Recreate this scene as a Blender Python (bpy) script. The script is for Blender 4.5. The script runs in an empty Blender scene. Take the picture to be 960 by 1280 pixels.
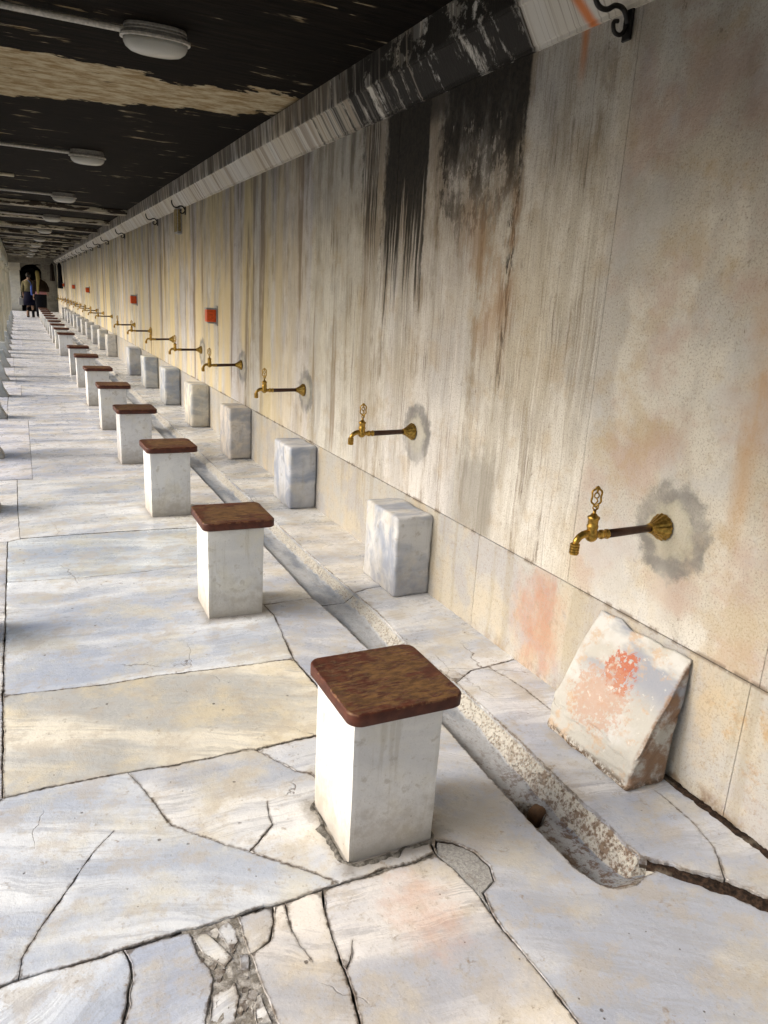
import bpy, bmesh, math, random
from mathutils import Vector, Matrix, noise, kdtree, geometry
rnd = random.Random(7)
scene = bpy.context.scene
COL = scene.collection

# ------------------------------------------------------------------ camera, sky, sun, exposure
cam_data = bpy.data.cameras.new('camera')
cam = bpy.data.objects.new('camera', cam_data); COL.objects.link(cam)
cam_data.sensor_fit = 'VERTICAL'; cam_data.sensor_height = 24.0
cam_data.lens = 921.6 / 1280.0 * 24.0
cam_data.clip_start = 0.02; cam_data.clip_end = 2000
CR = ((0.90180, -0.06848, 0.42669), (-0.42846, -0.27036, 0.86216), (0.05632, -0.96032, -0.27316))
cam.matrix_world = Matrix(((CR[0][0], -CR[0][1], -CR[0][2], 0.0),
                           (CR[1][0], -CR[1][1], -CR[1][2], 0.0),
                           (CR[2][0], -CR[2][1], -CR[2][2], 1.5),
                           (0, 0, 0, 1)))
scene.camera = cam

SUN_EL = math.radians(34); SUN_AZ = math.radians(-78)      # azimuth from +Y towards +X
world = bpy.data.worlds.new('World'); scene.world = world; world.use_nodes = True
wn = world.node_tree.nodes; wl = world.node_tree.links
sky = wn.new('ShaderNodeTexSky'); sky.sky_type = 'NISHITA'; sky.sun_disc = False
sky.sun_elevation = SUN_EL; sky.sun_rotation = SUN_AZ
sky.air_density = 1.2; sky.dust_density = 4.0
bg = wn['Background']; bg.inputs['Strength'].default_value = 0.15
wl.new(sky.outputs[0], bg.inputs[0])
sun_data = bpy.data.lights.new('sun', 'SUN'); sun_data.energy = 1.1; sun_data.angle = math.radians(22)
sun_data.color = (1.0, 0.98, 0.95)
sun = bpy.data.objects.new('sun', sun_data); COL.objects.link(sun)
sd = Vector((math.sin(SUN_AZ) * math.cos(SUN_EL), math.cos(SUN_AZ) * math.cos(SUN_EL), math.sin(SUN_EL)))
sun.rotation_euler = sd.to_track_quat('Z', 'Y').to_euler()
scene.view_settings.view_transform = 'Standard'; scene.view_settings.look = 'None'
scene.view_settings.exposure = 0.84; scene.view_settings.gamma = 1.0
scene.render.engine = 'CYCLES'
scene.cycles.use_denoising = True
scene.cycles.max_bounces = 8; scene.cycles.diffuse_bounces = 4

# ------------------------------------------------------------------ helpers
def tag(o, label=None, cat=None, group=None, kind=None):
    if label: o['label'] = label
    if cat: o['category'] = cat
    if group: o['group'] = group
    if kind: o['kind'] = kind
    return o
def empty(name, loc=(0, 0, 0), rz=0.0):
    o = bpy.data.objects.new(name, None); COL.objects.link(o)
    o.location = loc; o.rotation_euler = (0, 0, rz); o.empty_display_size = .1
    return o
def link(name, me, m=None, parent=None, loc=None, smooth=False):
    o = bpy.data.objects.new(name, me); COL.objects.link(o)
    if m: me.materials.append(m)
    if parent: o.parent = parent
    if loc: o.location = loc
    if smooth:
        for p in me.polygons: p.use_smooth = True
    return o
def obj(name, bm, m=None, parent=None, loc=None, smooth=False):
    me = bpy.data.meshes.new(name); bm.normal_update(); bm.to_mesh(me); bm.free()
    return link(name, me, m, parent, loc, smooth)
def copy_tree(o, parent=None):
    c = o.copy(); COL.objects.link(c); c.parent = parent
    for ch in [k for k in o.children]: copy_tree(ch, c)
    return c
def box(bm, x0, x1, y0, y1, z0, z1, bevel=0.0, seg=1):
    vs = [bm.verts.new(p) for p in ((x0,y0,z0),(x1,y0,z0),(x1,y1,z0),(x0,y1,z0),(x0,y0,z1),(x1,y0,z1),(x1,y1,z1),(x0,y1,z1))]
    fs = [bm.faces.new([vs[i] for i in f]) for f in ((0,3,2,1),(4,5,6,7),(0,1,5,4),(1,2,6,5),(2,3,7,6),(3,0,4,7))]
    if bevel:
        es = list({e for f in fs for e in f.edges})
        bmesh.ops.bevel(bm, geom=es, offset=bevel, segments=seg, affect='EDGES', profile=.5)
    return vs
def extrude_profile(bm, prof, y0, y1):      # closed profile in xz, swept along y
    a = [bm.verts.new((x, y0, z)) for x, z in prof]; b = [bm.verts.new((x, y1, z)) for x, z in prof]
    n = len(prof)
    for i in range(n):
        j = (i + 1) % n; bm.faces.new((a[i], a[j], b[j], b[i]))
    bm.faces.new(a[::-1]); bm.faces.new(b)
    bmesh.ops.recalc_face_normals(bm, faces=bm.faces[:])
def lathe(bm, prof, origin, axis, n=20, flute=0.0):   # prof: (distance along axis, radius)
    ax = Vector(axis).normalized(); q = Vector((0, 0, 1)).rotation_difference(ax); o = Vector(origin)
    rings = []
    for d, r in prof:
        ring = []
        for k in range(n):
            a = 2 * math.pi * k / n
            rr = r * (1 + (flute if k % 2 else -flute))
            ring.append(bm.verts.new(o + q @ Vector((rr * math.cos(a), rr * math.sin(a), d))))
        rings.append(ring)
    for a, b in zip(rings, rings[1:]):
        for k in range(n): bm.faces.new((a[k], a[(k+1) % n], b[(k+1) % n], b[k]))
    bm.faces.new(rings[0][::-1]); bm.faces.new(rings[-1])
def tube(bm, pts, r, n=8, closed=False):
    pts = [Vector(p) for p in pts]; rings = []; N = len(pts)
    rs = r if isinstance(r, (list, tuple)) else [r] * N
    up = None
    for i, p in enumerate(pts):
        a = pts[i-1] if (i or closed) else p; b = pts[(i+1) % N] if (i < N-1 or closed) else p
        t = (b - a).normalized()
        if up is None: up = t.orthogonal().normalized()
        up = (up - t * up.dot(t)).normalized(); s = t.cross(up)
        rings.append([bm.verts.new(p + (up * math.cos(2*math.pi*k/n) + s * math.sin(2*math.pi*k/n)) * rs[i]) for k in range(n)])
    R = rings + ([rings[0]] if closed else [])
    for a, b in zip(R, R[1:]):
        for k in range(n): bm.faces.new((a[k], a[(k+1) % n], b[(k+1) % n], b[k]))
    if not closed:
        bm.faces.new(rings[0][::-1]); bm.faces.new(rings[-1])
def rough_block(bm, x0, x1, y0, y1, z0, z1, r, amp, seed, res=.03, warp=None):
    # a worn stone block: gridded box, rounded and dented, one closed surface
    def axis(a, b):
        n = max(2, int(round((b - a) / res))); return [a + (b - a) * i / n for i in range(n + 1)]
    X, Y, Z = axis(x0, x1), axis(y0, y1), axis(z0, z1)
    vd = {}
    cx, cy, cz = (x0+x1)/2, (y0+y1)/2, (z0+z1)/2
    hx, hy, hz = (x1-x0)/2, (y1-y0)/2, (z1-z0)/2
    def v(i, j, k):
        key = (i, j, k)
        if key in vd: return vd[key]
        p = Vector((X[i]-cx, Y[j]-cy, Z[k]-cz))
        q = Vector((max(-hx+r, min(hx-r, p.x)), max(-hy+r, min(hy-r, p.y)), max(-hz+r, min(hz-r, p.z))))
        d = p - q
        if d.length > 1e-6:
            m_ = max(abs(d.x), abs(d.y), abs(d.z))
            p = q + d.normalized() * m_ 
        s = Vector((seed*3.1, seed*1.7, seed))
        e = 1 + 1.6 * (d.length > r * .99)
        p += noise.noise_vector((p + s) * 14) * amp * e + noise.noise_vector((p + s) * 45) * amp * .5
        p += Vector((cx, cy, cz))
        if warp: p = warp(p)
        vd[key] = bm.verts.new(p); return vd[key]
    nx, ny, nz = len(X)-1, len(Y)-1, len(Z)-1
    for i in range(nx):
        for j in range(ny):
            bm.faces.new((v(i,j,nz), v(i+1,j,nz), v(i+1,j+1,nz), v(i,j+1,nz)))
            bm.faces.new((v(i,j,0), v(i,j+1,0), v(i+1,j+1,0), v(i+1,j,0)))
    for i in range(nx):
        for k in range(nz):
            bm.faces.new((v(i,0,k), v(i+1,0,k), v(i+1,0,k+1), v(i,0,k+1)))
            bm.faces.new((v(i,ny,k), v(i,ny,k+1), v(i+1,ny,k+1), v(i+1,ny,k)))
    for j in range(ny):
        for k in range(nz):
            bm.faces.new((v(0,j,k), v(0,j,k+1), v(0,j+1,k+1), v(0,j+1,k)))
            bm.faces.new((v(nx,j,k), v(nx,j+1,k), v(nx,j+1,k+1), v(nx,j,k+1)))

# ------------------------------------------------------------------ node helpers
class NT:
    def __init__(s, name):
        s.m = bpy.data.materials.new(name); s.m.use_nodes = True
        s.t = s.m.node_tree; s.b = s.t.nodes['Principled BSDF']
        s.geo = s.t.nodes.new('ShaderNodeNewGeometry'); s.tc = s.t.nodes.new('ShaderNodeTexCoord')
        s.oi = s.t.nodes.new('ShaderNodeObjectInfo')
        s.P = s.geo.outputs['Position']; s.O = s.tc.outputs['Object']
        s.rand = s.oi.outputs['Random']; s.ocol = s.oi.outputs['Color']
    def _in(s, sock, v):
        if v is None: return
        if isinstance(v, bpy.types.NodeSocket): s.t.links.new(v, sock)
        else:
            try: sock.default_value = v
            except Exception: sock.default_value = tuple(v) + (1,)
    def math(s, op, a, b=None, c=None, clamp=False):
        n = s.t.nodes.new('ShaderNodeMath'); n.operation = op; n.use_clamp = clamp
        for i, v in enumerate((a, b, c)): s._in(n.inputs[i], v)
        return n.outputs[0]
    def add(s, a, b): return s.math('ADD', a, b)
    def sub(s, a, b): return s.math('SUBTRACT', a, b)
    def mul(s, a, b): return s.math('MULTIPLY', a, b)
    def mx(s, a, b): return s.math('MAXIMUM', a, b)
    def mn(s, a, b): return s.math('MINIMUM', a, b)
    def xyz(s, v):
        n = s.t.nodes.new('ShaderNodeSeparateXYZ'); s._in(n.inputs[0], v); return n.outputs
    def vec(s, x=0., y=0., z=0.):
        n = s.t.nodes.new('ShaderNodeCombineXYZ')
        for i, v in enumerate((x, y, z)): s._in(n.inputs[i], v)
        return n.outputs[0]
    def scale(s, v, sc, off=(0, 0, 0), rot=(0, 0, 0)):
        n = s.t.nodes.new('ShaderNodeMapping'); s._in(n.inputs['Vector'], v)
        s._in(n.inputs['Scale'], sc); s._in(n.inputs['Location'], off); s._in(n.inputs['Rotation'], rot)
        return n.outputs[0]
    def vadd(s, a, b):
        n = s.t.nodes.new('ShaderNodeVectorMath'); n.operation = 'ADD'; s._in(n.inputs[0], a); s._in(n.inputs[1], b); return n.outputs[0]
    def vmul(s, a, k):
        n = s.t.nodes.new('ShaderNodeVectorMath'); n.operation = 'SCALE'; s._in(n.inputs[0], a); s._in(n.inputs['Scale'], k); return n.outputs[0]
    def noise(s, v, scale=1., detail=4., rough=.55, dist=0., col=False):
        n = s.t.nodes.new('ShaderNodeTexNoise'); s._in(n.inputs['Vector'], v)
        n.inputs['Scale'].default_value = scale; n.inputs['Detail'].default_value = detail
        n.inputs['Roughness'].default_value = rough; n.inputs['Distortion'].default_value = dist
        return n.outputs['Color' if col else 'Fac']
    def vor(s, v, scale, feat='F1', out='Distance', rnd_=1.0):
        n = s.t.nodes.new('ShaderNodeTexVoronoi'); n.feature = feat; s._in(n.inputs['Vector'], v)
        n.inputs['Scale'].default_value = scale; n.inputs['Randomness'].default_value = rnd_
        return n.outputs[out]
    def step(s, v, a, b, lo=0., hi=1.):          # smooth step from a to b
        n = s.t.nodes.new('ShaderNodeMapRange'); n.interpolation_type = 'SMOOTHSTEP'; s._in(n.inputs[0], v)
        s._in(n.inputs[1], a); s._in(n.inputs[2], b); s._in(n.inputs[3], lo); s._in(n.inputs[4], hi)
        return n.outputs[0]
    def mix(s, f, a, b, mode='MIX'):
        n = s.t.nodes.new('ShaderNodeMix'); n.data_type = 'RGBA'; n.blend_type = mode; n.clamp_factor = True
        s._in(n.inputs[0], f); s._in(n.inputs[6], a); s._in(n.inputs[7], b); return n.outputs[2]
    def bump(s, h, strength=.3, dist=.01, prev=None):
        n = s.t.nodes.new('ShaderNodeBump'); s._in(n.inputs['Height'], h)
        n.inputs['Strength'].default_value = strength; n.inputs['Distance'].default_value = dist
        if prev: s.t.links.new(prev, n.inputs['Normal'])
        return n.outputs[0]
    def done(s, color, rough=.6, nrm=None, metal=0., spec=.5):
        s._in(s.b.inputs['Base Color'], color); s._in(s.b.inputs['Roughness'], rough)
        s._in(s.b.inputs['Metallic'], metal); s.b.inputs['Specular IOR Level'].default_value = spec
        if nrm: s.t.links.new(nrm, s.b.inputs['Normal'])
        return s.m
def flat(name, c, rough=.6, metal=0., nscale=60, amt=.35, spec=.5):
    t = NT(name); f = t.noise(t.O, nscale, 4)
    k = t.mix(t.step(f, .35, .7), tuple(v * (1 - amt) for v in c), c)
    return t.done(k, rough, t.bump(f, .15, .003), metal, .1 if rough > .82 else spec)

# ------------------------------------------------------------------ materials
def m_floor():
    t = NT('floor_marble'); x, y, z = t.xyz(t.P)
    at = t.t.nodes.new('ShaderNodeAttribute'); at.attribute_name = 'rim'; rim = at.outputs['Fac']
    off = t.vmul(t.vec(1, 1.7, 0), t.mul(t.rand, 40))
    ang = t.mul(t.sub(t.rand, .5), 1.1)
    q = t.scale(t.P, (1, 1, 1), rot=t.vec(0, 0, ang))
    w = t.noise(t.vadd(t.P, off), 1.6, 4, .5, col=True)
    q = t.vadd(q, t.vmul(w, .22))
    v1 = t.noise(t.vadd(t.scale(q, (.8, 3.6, 1)), off), 1.0, 6, .55)
    v2 = t.noise(t.vadd(t.scale(q, (1.6, 24, 1)), off), 1.0, 6, .7)
    v4 = t.noise(t.vadd(t.scale(q, (5, 75, 1)), off), 1.0, 4, .6)
    cl = t.noise(t.vadd(t.P, off), 3.0, 6, .62)
    base = t.mix(t.step(v1, .40, .60), (.44, .475, .55), (.75, .755, .76))
    v5 = t.noise(t.vadd(t.scale(q, (1.1, 15, 1), rot=(0, 0, .25)), off), 1.0, 8, .74)
    base = t.mix(t.mul(t.mul(t.step(v5, .50, .535), t.step(v5, .60, .54)), t.step(cl, .44, .56, .08, .6)), base, (.38, .39, .42))
    base = t.mix(t.mul(t.mul(t.step(v2, .50, .70), t.step(cl, .35, .6)), .6), base, (.37, .39, .46))
    base = t.mix(t.mul(t.step(v4, .54, .70), t.mul(t.step(v1, .55, .42), .3)), base, (.36, .38, .44))
    base = t.mix(t.mul(t.step(t.noise(t.vadd(t.P, off), 3.2, 7, .68), .47, .66), .6), base, (.63, .575, .45))
    tint = t.mix(1.0, base, t.ocol, 'MULTIPLY')
    # worn-in dirt: broad traffic haze, scuffs, specks
    d1 = t.noise(t.P, 17, 6, .7); d2 = t.noise(t.P, 75, 4, .65); d3 = t.noise(t.P, 6.5, 7, .72)
    c = t.mix(t.mul(t.step(d3, .50, .60), .42), tint, (.46, .40, .31))
    scuff = t.mul(t.step(d1, .54, .72), t.step(d2, .48, .60))
    c = t.mix(t.mul(scuff, .75), c, (.25, .185, .12))
    fg = t.noise(t.P, 170, 4, .75); c = t.mix(t.mul(t.step(fg, .56, .68), t.step(d3, .40, .6, .15, .6)), c, (.27, .225, .18))
    sp = t.vor(t.P, 13); pit = t.mul(t.step(t.add(sp, t.mul(t.sub(d2, .5), .05)), .085, .05), t.step(t.noise(t.P, 5, 2), .50, .58))
    sp2 = t.vor(t.vadd(t.P, (3.3, 1.1, 0)), 31); pit = t.mx(pit, t.mul(t.step(sp2, .10, .06), t.step(t.noise(t.P, 7, 2), .55, .62)))
    c = t.mix(t.mul(pit, .8), c, (.085, .065, .05))
    g = t.noise(t.P, 6, 5, .65)
    dx = t.sub(x, .835); dy = t.sub(y, 1.31)
    r = t.add(t.add(t.mul(t.mul(dx, dx), 60), t.mul(t.mul(dy, dy), 26)), t.mul(t.sub(d1, .5), 2.4))
    c = t.mix(t.step(r, 1.0, -.4, 0, .5), c, (.60, .36, .25))
    # dirt along the joints and open edges
    e = t.add(rim, t.mul(t.sub(d1, .5), 1.5))
    c = t.mix(t.step(e, .75, 1.35, 0, .55), c, (.33, .28, .21))
    e2 = t.add(rim, t.mul(t.sub(d2, .5), .5))
    c = t.mix(t.mul(t.step(e2, .86, 1.05), t.step(d3, .38, .55, .25, .9)), c, (.09, .065, .045))
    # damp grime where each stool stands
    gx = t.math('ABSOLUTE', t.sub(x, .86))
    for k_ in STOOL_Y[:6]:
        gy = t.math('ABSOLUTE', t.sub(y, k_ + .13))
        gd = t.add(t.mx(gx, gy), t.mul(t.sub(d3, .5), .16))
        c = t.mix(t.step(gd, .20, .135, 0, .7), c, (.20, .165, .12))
    lo = t.step(t.add(z, t.mul(t.sub(d1, .5), .004)), -.0095, -.005)
    lo = t.mx(lo, t.mul(t.step(z, .008, .012), t.step(z, .012, .0155)))
    c = t.mix(t.math('SUBTRACT', 1, lo), c, (.055, .04, .03))
    hair = t.vor(t.vadd(t.P, t.vmul(t.noise(t.P, 4, 5, col=True), .16)), 1.3, 'DISTANCE_TO_EDGE')
    hm = t.mul(t.step(hair, .0025, .0006), t.step(t.noise(t.P, 1.9, 2), .54, .62))
    c = t.mix(t.mul(hm, .75), c, (.13, .10, .08))
    h = t.add(t.mul(d1, .6), t.add(t.mul(d2, .25), t.mul(t.noise(t.P, 240, 3), .12)))
    h = t.sub(h, t.add(t.mul(pit, .6), t.mul(hm, .7)))
    n = t.bump(h, .5, .006); n = t.bump(t.noise(t.P, 3.5, 2), .25, .03, n)
    return t.done(c, t.step(d3, .35, .65, .20, .52), n, spec=.55)

def m_wall():
    t = NT('wall_marble'); x, y, z = t.xyz(t.P)
    yz = t.vec(y, z, 0)
    dis = t.noise(yz, 2.0, 5, .6, col=True); dis2 = t.noise(yz, 9, 4, .6, col=True)
    P2 = t.vadd(t.vadd(yz, t.vmul(dis, .05)), t.vmul(dis2, .005))
    big = t.noise(yz, 1.1, 4, .55); cloud = t.noise(t.scale(P2, (2.6, 1.3, 1)), 1.4, 6, .62)
    s0 = t.noise(t.scale(P2, (4.5, .35, 1), off=(3, 0, 0)), 1, 4, .6)
    s1 = t.noise(t.scale(P2, (9, .5, 1)), 1, 5, .6)
    s2 = t.noise(t.scale(P2, (34, .9, 1)), 1, 6, .68)
    s3 = t.noise(t.scale(P2, (95, 1.8, 1)), 1, 4, .6)
    grain = t.noise(t.P, 150, 5, .75); g2 = t.noise(t.P, 48, 5, .7); patch = t.noise(yz, 5, 5, .65); brk = t.noise(t.scale(P2, (7, 3.0, 1)), 1, 6, .68)
    far = t.step(y, 2.08, 2.16)
    base = t.mix(t.step(big, .38, .60), (.52, .485, .42), (.48, .475, .47))
    base = t.mix(t.mul(t.step(cloud, .46, .58), .8), base, (.64, .63, .60))
    base = t.mix(t.mul(t.step(patch, .5, .66), .45), base, (.43, .335, .21))
    base = t.mix(t.mul(t.mul(t.step(s0, .50, .60), far), .6), base, (.62, .61, .59))
    base = t.mix(t.mul(t.mul(t.step(s0, .47, .36), far), .5), base, (.34, .31, .25))
    base = t.mix(t.mul(t.mul(t.mul(t.step(s1, .52, .62), far), t.step(brk, .42, .60)), .65), base, (.27, .22, .15))
    base = t.mix(t.mul(t.mul(t.mul(t.step(s2, .53, .61), far), t.mul(t.step(brk, .47, .62), t.step(big, .60, .42, .35, 1))), .85), base, (.13, .10, .075))
    base = t.mix(t.mul(t.mul(t.step(s3, .56, .62), far), t.step(patch, .62, .42, .15, .6)), base, (.70, .69, .66))
    base = t.mix(t.mul(t.mul(t.step(s3, .45, .40), far), t.step(brk, .36, .6, .1, .5)), base, (.20, .17, .14))
    # crystalline flecks, hammered grain, small scabs
    base = t.mix(t.mul(t.step(grain, .55, .66), .55), base, (.68, .65, .59))
    base = t.mix(t.mul(t.step(grain, .47, .38), .60), base, (.18, .15, .12))
    base = t.mix(t.mul(t.step(g2, .56, .66), .35), base, (.30, .26, .21))
    scab = t.mul(t.step(t.noise(t.scale(yz, (26, 11, 1)), 1, 7, .75), .62, .67), t.step(t.noise(yz, 2.3, 3), .48, .58))
    base = t.mix(t.mul(scab, .75), base, (.12, .085, .06))
    # tints of the nearest panel: rose, ochre, blue-grey
    pk = t.noise(yz, 2.6, 6, .65); pk2 = t.noise(t.vadd(yz, (7, 3, 0)), 2.2, 6, .65)
    near = t.step(y, 2.15, 2.05)
    base = t.mix(t.mul(t.mul(t.step(pk, .46, .62), near), .55), base, (.44, .315, .275))
    base = t.mix(t.mul(t.mul(t.step(pk2, .50, .60), near), .45), base, (.50, .52, .56))
    base = t.mix(t.mul(t.mul(t.step(pk2, .46, .38), near), .35), base, (.44, .33, .18))
    oc = t.mul(t.step(t.math('ABSOLUTE', t.sub(t.add(y, t.mul(t.sub(cloud, .5), .2)), 1.43)), .07, .0), t.mul(t.step(z, .7, 1.0), t.step(z, 1.75, 1.3)))
    base = t.mix(t.mul(oc, t.step(brk, .35, .55, .2, .6)), base, (.46, .28, .12))
    # sunlight on the wall further along, painted in as a yellow wash
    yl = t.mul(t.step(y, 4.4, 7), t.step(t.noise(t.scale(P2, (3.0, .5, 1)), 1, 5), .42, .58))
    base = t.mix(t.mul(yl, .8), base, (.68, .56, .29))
    yb = t.mul(t.step(y, 3.6, 5), t.mul(t.step(t.noise(t.scale(P2, (4.2, .22, 1), off=(9, 0, 0)), 1, 4), .57, .64), t.step(brk, .3, .5, .4, 1)))
    base = t.mix(t.mul(yb, .75), base, (.20, .135, .075))
    upper_shade = t.step(t.add(z, t.mul(t.sub(brk, .5), 1.6)), 1.5, 2.9, 0, .55)  # shade painted into the upper wall, steepening the falloff of light with height
    base = t.mix(upper_shade, base, (.12, .105, .085))
    # black mould below the cornice: eaten edges, drips, brown halo
    jag = t.mul(t.sub(t.noise(t.scale(yz, (9, 7, 1)), 2, 7, .72), .5), .22)
    def band(y0, y1, zt, soft, am, run=s1, amp=1.7):
        k = t.mul(t.step(t.add(y, t.mul(jag, .25)), y0, y0 + .02), t.step(t.add(y, jag), y1, y1 - .09))
        top = t.step(t.add(z, t.mul(t.sub(run, .5), amp)), zt, zt + soft)
        return t.mul(t.mul(k, top), am)
    br = t.noise(t.scale(P2, (9, 6, 1)), 1, 8, .75); br2 = t.noise(t.scale(yz, (60, 9, 1)), 1, 5, .65)
    halo = t.mul(band(2.66, 4.42, 1.35, .7, 1.), t.step(brk, .34, .56, .25, .85))
    base = t.mix(t.mul(halo, .6), base, (.17, .125, .075))
    mA = t.mul(band(2.69, 3.44, 1.45, .95, 1., brk, 1.5), t.step(t.add(t.add(t.mul(br, .7), t.mul(s2, .3)), t.mul(t.sub(z, 2.05), .30)), .45, .51))
    mB = t.mul(band(3.50, 4.05, 1.50, .5, 1., s2, 2.6), t.step(t.add(s2, t.mul(t.sub(z, 1.85), .28)), .42, .49))
    mD = t.mul(band(4.08, 4.36, 1.75, .4, .9, s2, 1.9), t.step(s2, .46, .53))
    mC = t.mul(band(4.3, 40, 2.25, .5, .5), t.step(s1, .42, .56))
    edge = t.mul(band(2.69, 2.79, 1.1, .5, 1.), t.step(br2, .47, .53))
    top_ = t.mul(t.step(t.add(z, t.mul(jag, .5)), 2.30, 2.40), t.mul(t.step(y, 2.69, 2.71), t.step(y, 4.0, 3.5)))
    mould = t.mx(t.mx(t.mx(mA, edge), t.mx(mB, mC)), t.mx(mD, t.mul(top_, .85)))
    base = t.mix(mould, base, t.mix(t.step(g2, .4, .6), (.006, .005, .004), (.022, .017, .012)))
    brown_patch = t.mul(t.mul(t.step(y, 2.62, 2.72), t.step(y, 3.3, 2.9)), t.mul(t.step(z, 1.15, 1.5), t.step(z, 2.1, 1.8)))  # brown patch at the near end of the mould band
    base = t.mix(t.mul(t.mul(brown_patch, t.step(brk, .42, .60)), .5), base, (.36, .22, .12))
    ru = t.mul(t.step(t.math('ABSOLUTE', t.add(t.sub(y, 2.39), t.mul(jag, .1))), .035, .0), t.step(z, 2.24, 2.44))
    base = t.mix(t.mul(ru, .8), base, (.45, .16, .04))
    gs = t.mul(t.mul(t.step(y, 2.62, 2.72), t.step(y, 3.15, 2.9)), t.mul(t.step(t.add(z, t.mul(jag, 1.5)), .95, .75), t.step(z, .45, .5)))
    base = t.mix(t.mul(gs, .65), base, (.20, .19, .17))
    # cement halos round the taps
    hn = t.noise(yz, 15, 7, .7)
    for ty in TAP_Y[:5]:
        dy = t.sub(y, ty - .035); dz = t.sub(z, .835)
        d = t.math('SQRT', t.add(t.mul(dy, dy), t.mul(dz, dz)))
        d = t.add(d, t.mul(t.sub(hn, .5), .15))
        base = t.mix(t.mul(t.mul(t.step(d, .175, .135), t.step(d, .06, .11)), t.step(patch, .3, .62, .4, .9)), base, (.17, .17, .17))
        base = t.mix(t.step(d, .115, .08, 0, .6), base, (.40, .39, .32))
        run = t.mul(t.step(t.math('ABSOLUTE', t.add(dy, t.mul(t.sub(cloud, .5), .25))), .09, .0), t.step(z, .78, .66))
        base = t.mix(t.mul(run, .35), base, (.68, .67, .64))
    # bottom stones: cream, pink and ochre blooms, brown scum at the foot
    low = t.step(z, .487, .484)
    lb = t.noise(yz, 3.6, 5, .6)
    lc = t.mix(t.step(lb, .38, .62), (.47, .43, .36), (.42, .42, .42))
    lc = t.mix(t.mul(t.step(cloud, .5, .65), .5), lc, (.50, .39, .24))
    ex = t.sub(y, 2.28); ez = t.sub(z, .25)
    pe = t.add(t.add(t.mul(t.mul(ex, ex), 22), t.mul(t.mul(ez, ez), 14)), t.mul(t.sub(brk, .5), 4.0))
    lc = t.mix(t.mul(t.step(pe, 1.1, -.3, 0, .8), t.step(grain, .40, .52, .5, 1)), lc, (.40, .19, .13))
    br3 = t.mul(t.step(t.noise(yz, 12, 6, .7), .52, .68), t.step(y, 1.5, 1.3))
    lc = t.mix(t.mul(br3, .7), lc, (.42, .27, .13))
    foot = t.mul(t.step(t.add(z, t.mul(t.sub(patch, .5), .08)), .085, .03), t.step(y, 3.0, 2.2))
    lc = t.mix(t.mul(t.mul(foot, t.step(br, .42, .6)), .85), lc, (.16, .09, .045))
    lc = t.mix(t.mul(t.step(grain, .60, .70), .3), lc, (.66, .63, .58))
    lc = t.mix(t.mul(t.step(pk2, .50, .58), .6), lc, (.36, .36, .39))
    lc = t.mix(t.mul(t.step(s1, .52, .62), .45), lc, (.33, .29, .22))
    lc = t.mix(t.mul(t.step(g2, .54, .66), .45), lc, (.29, .23, .17))
    lc = t.mix(t.mul(t.step(grain, .47, .38), .45), lc, (.22, .18, .14))
    lc = t.mix(t.mul(t.mul(t.step(z, .470, .480), t.step(brk, .50, .58)), .7), lc, (.16, .12, .09))
    base = t.mix(t.mul(t.mul(t.step(z, .500, .488), t.step(brk, .54, .60)), .7), base, (.16, .12, .09))
    base = t.mix(low, base, lc)
    c = t.mix(1.0, base, t.ocol, 'MULTIPLY')
    h = t.add(t.mul(grain, .6), t.add(t.mul(g2, .6), t.mul(t.mul(s2, far), .5)))
    n = t.bump(h, .7, .005); n = t.bump(t.add(patch, t.mul(cloud, .6)), .3, .012, n)
    return t.done(c, .62, n, spec=.35)

def m_cornice():
    t = NT('cornice_marble'); x, y, z = t.xyz(t.P)
    q = t.vec(y, t.add(z, x), 0); dis = t.noise(q, 3, 3, .6, col=True); q2 = t.vadd(q, t.vmul(dis, .05))
    s1 = t.noise(t.scale(q2, (16, 1, 1)), 1, 5, .6); s2 = t.noise(t.scale(q2, (60, 1.4, 1)), 1, 4, .6)
    big = t.noise(q, 2.2, 4, .6)
    c = t.mix(t.step(big, .38, .62), (.50, .46, .38), (.56, .55, .52))
    c = t.mix(t.mul(t.step(s1, .5, .62), .7), c, (.24, .19, .14))
    c = t.mix(t.mul(t.step(s2, .54, .62), .5), c, (.15, .12, .09))
    m = t.mul(t.step(y, 2.66, 2.69), t.step(t.add(y, t.mul(t.sub(s1, .5), 4.5)), 5.0, 4.0))
    m = t.mul(m, t.step(t.noise(t.scale(q2, (2.2, 3, 1)), 1.6, 8, .75), .60, .52, .0, 1.))
    fa = t.mul(t.step(z, 2.592, 2.60), t.mul(t.step(t.noise(t.scale(q2, (12, 1.2, 1)), 1, 6, .7), .40, .54), t.step(y, 2.68, 3.2)))
    m = t.mx(m, t.mul(fa, .8))
    c = t.mix(m, c, (.012, .010, .008))
    up = t.step(z, 2.60, 2.66)
    c = t.mix(t.mul(t.mul(up, t.step(y, 4, 5)), .35), c, (.14, .11, .08))
    ru = t.step(t.math('ABSOLUTE', t.sub(t.sub(y, 2.36), t.mul(t.sub(z, 2.5), .5))), .04, .005)
    c = t.mix(t.mul(ru, .9), c, (.60, .17, .03))
    h = t.add(s2, t.noise(t.P, 120, 3))
    return t.done(c, .65, t.bump(h, .4, .006), spec=.3)

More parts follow.
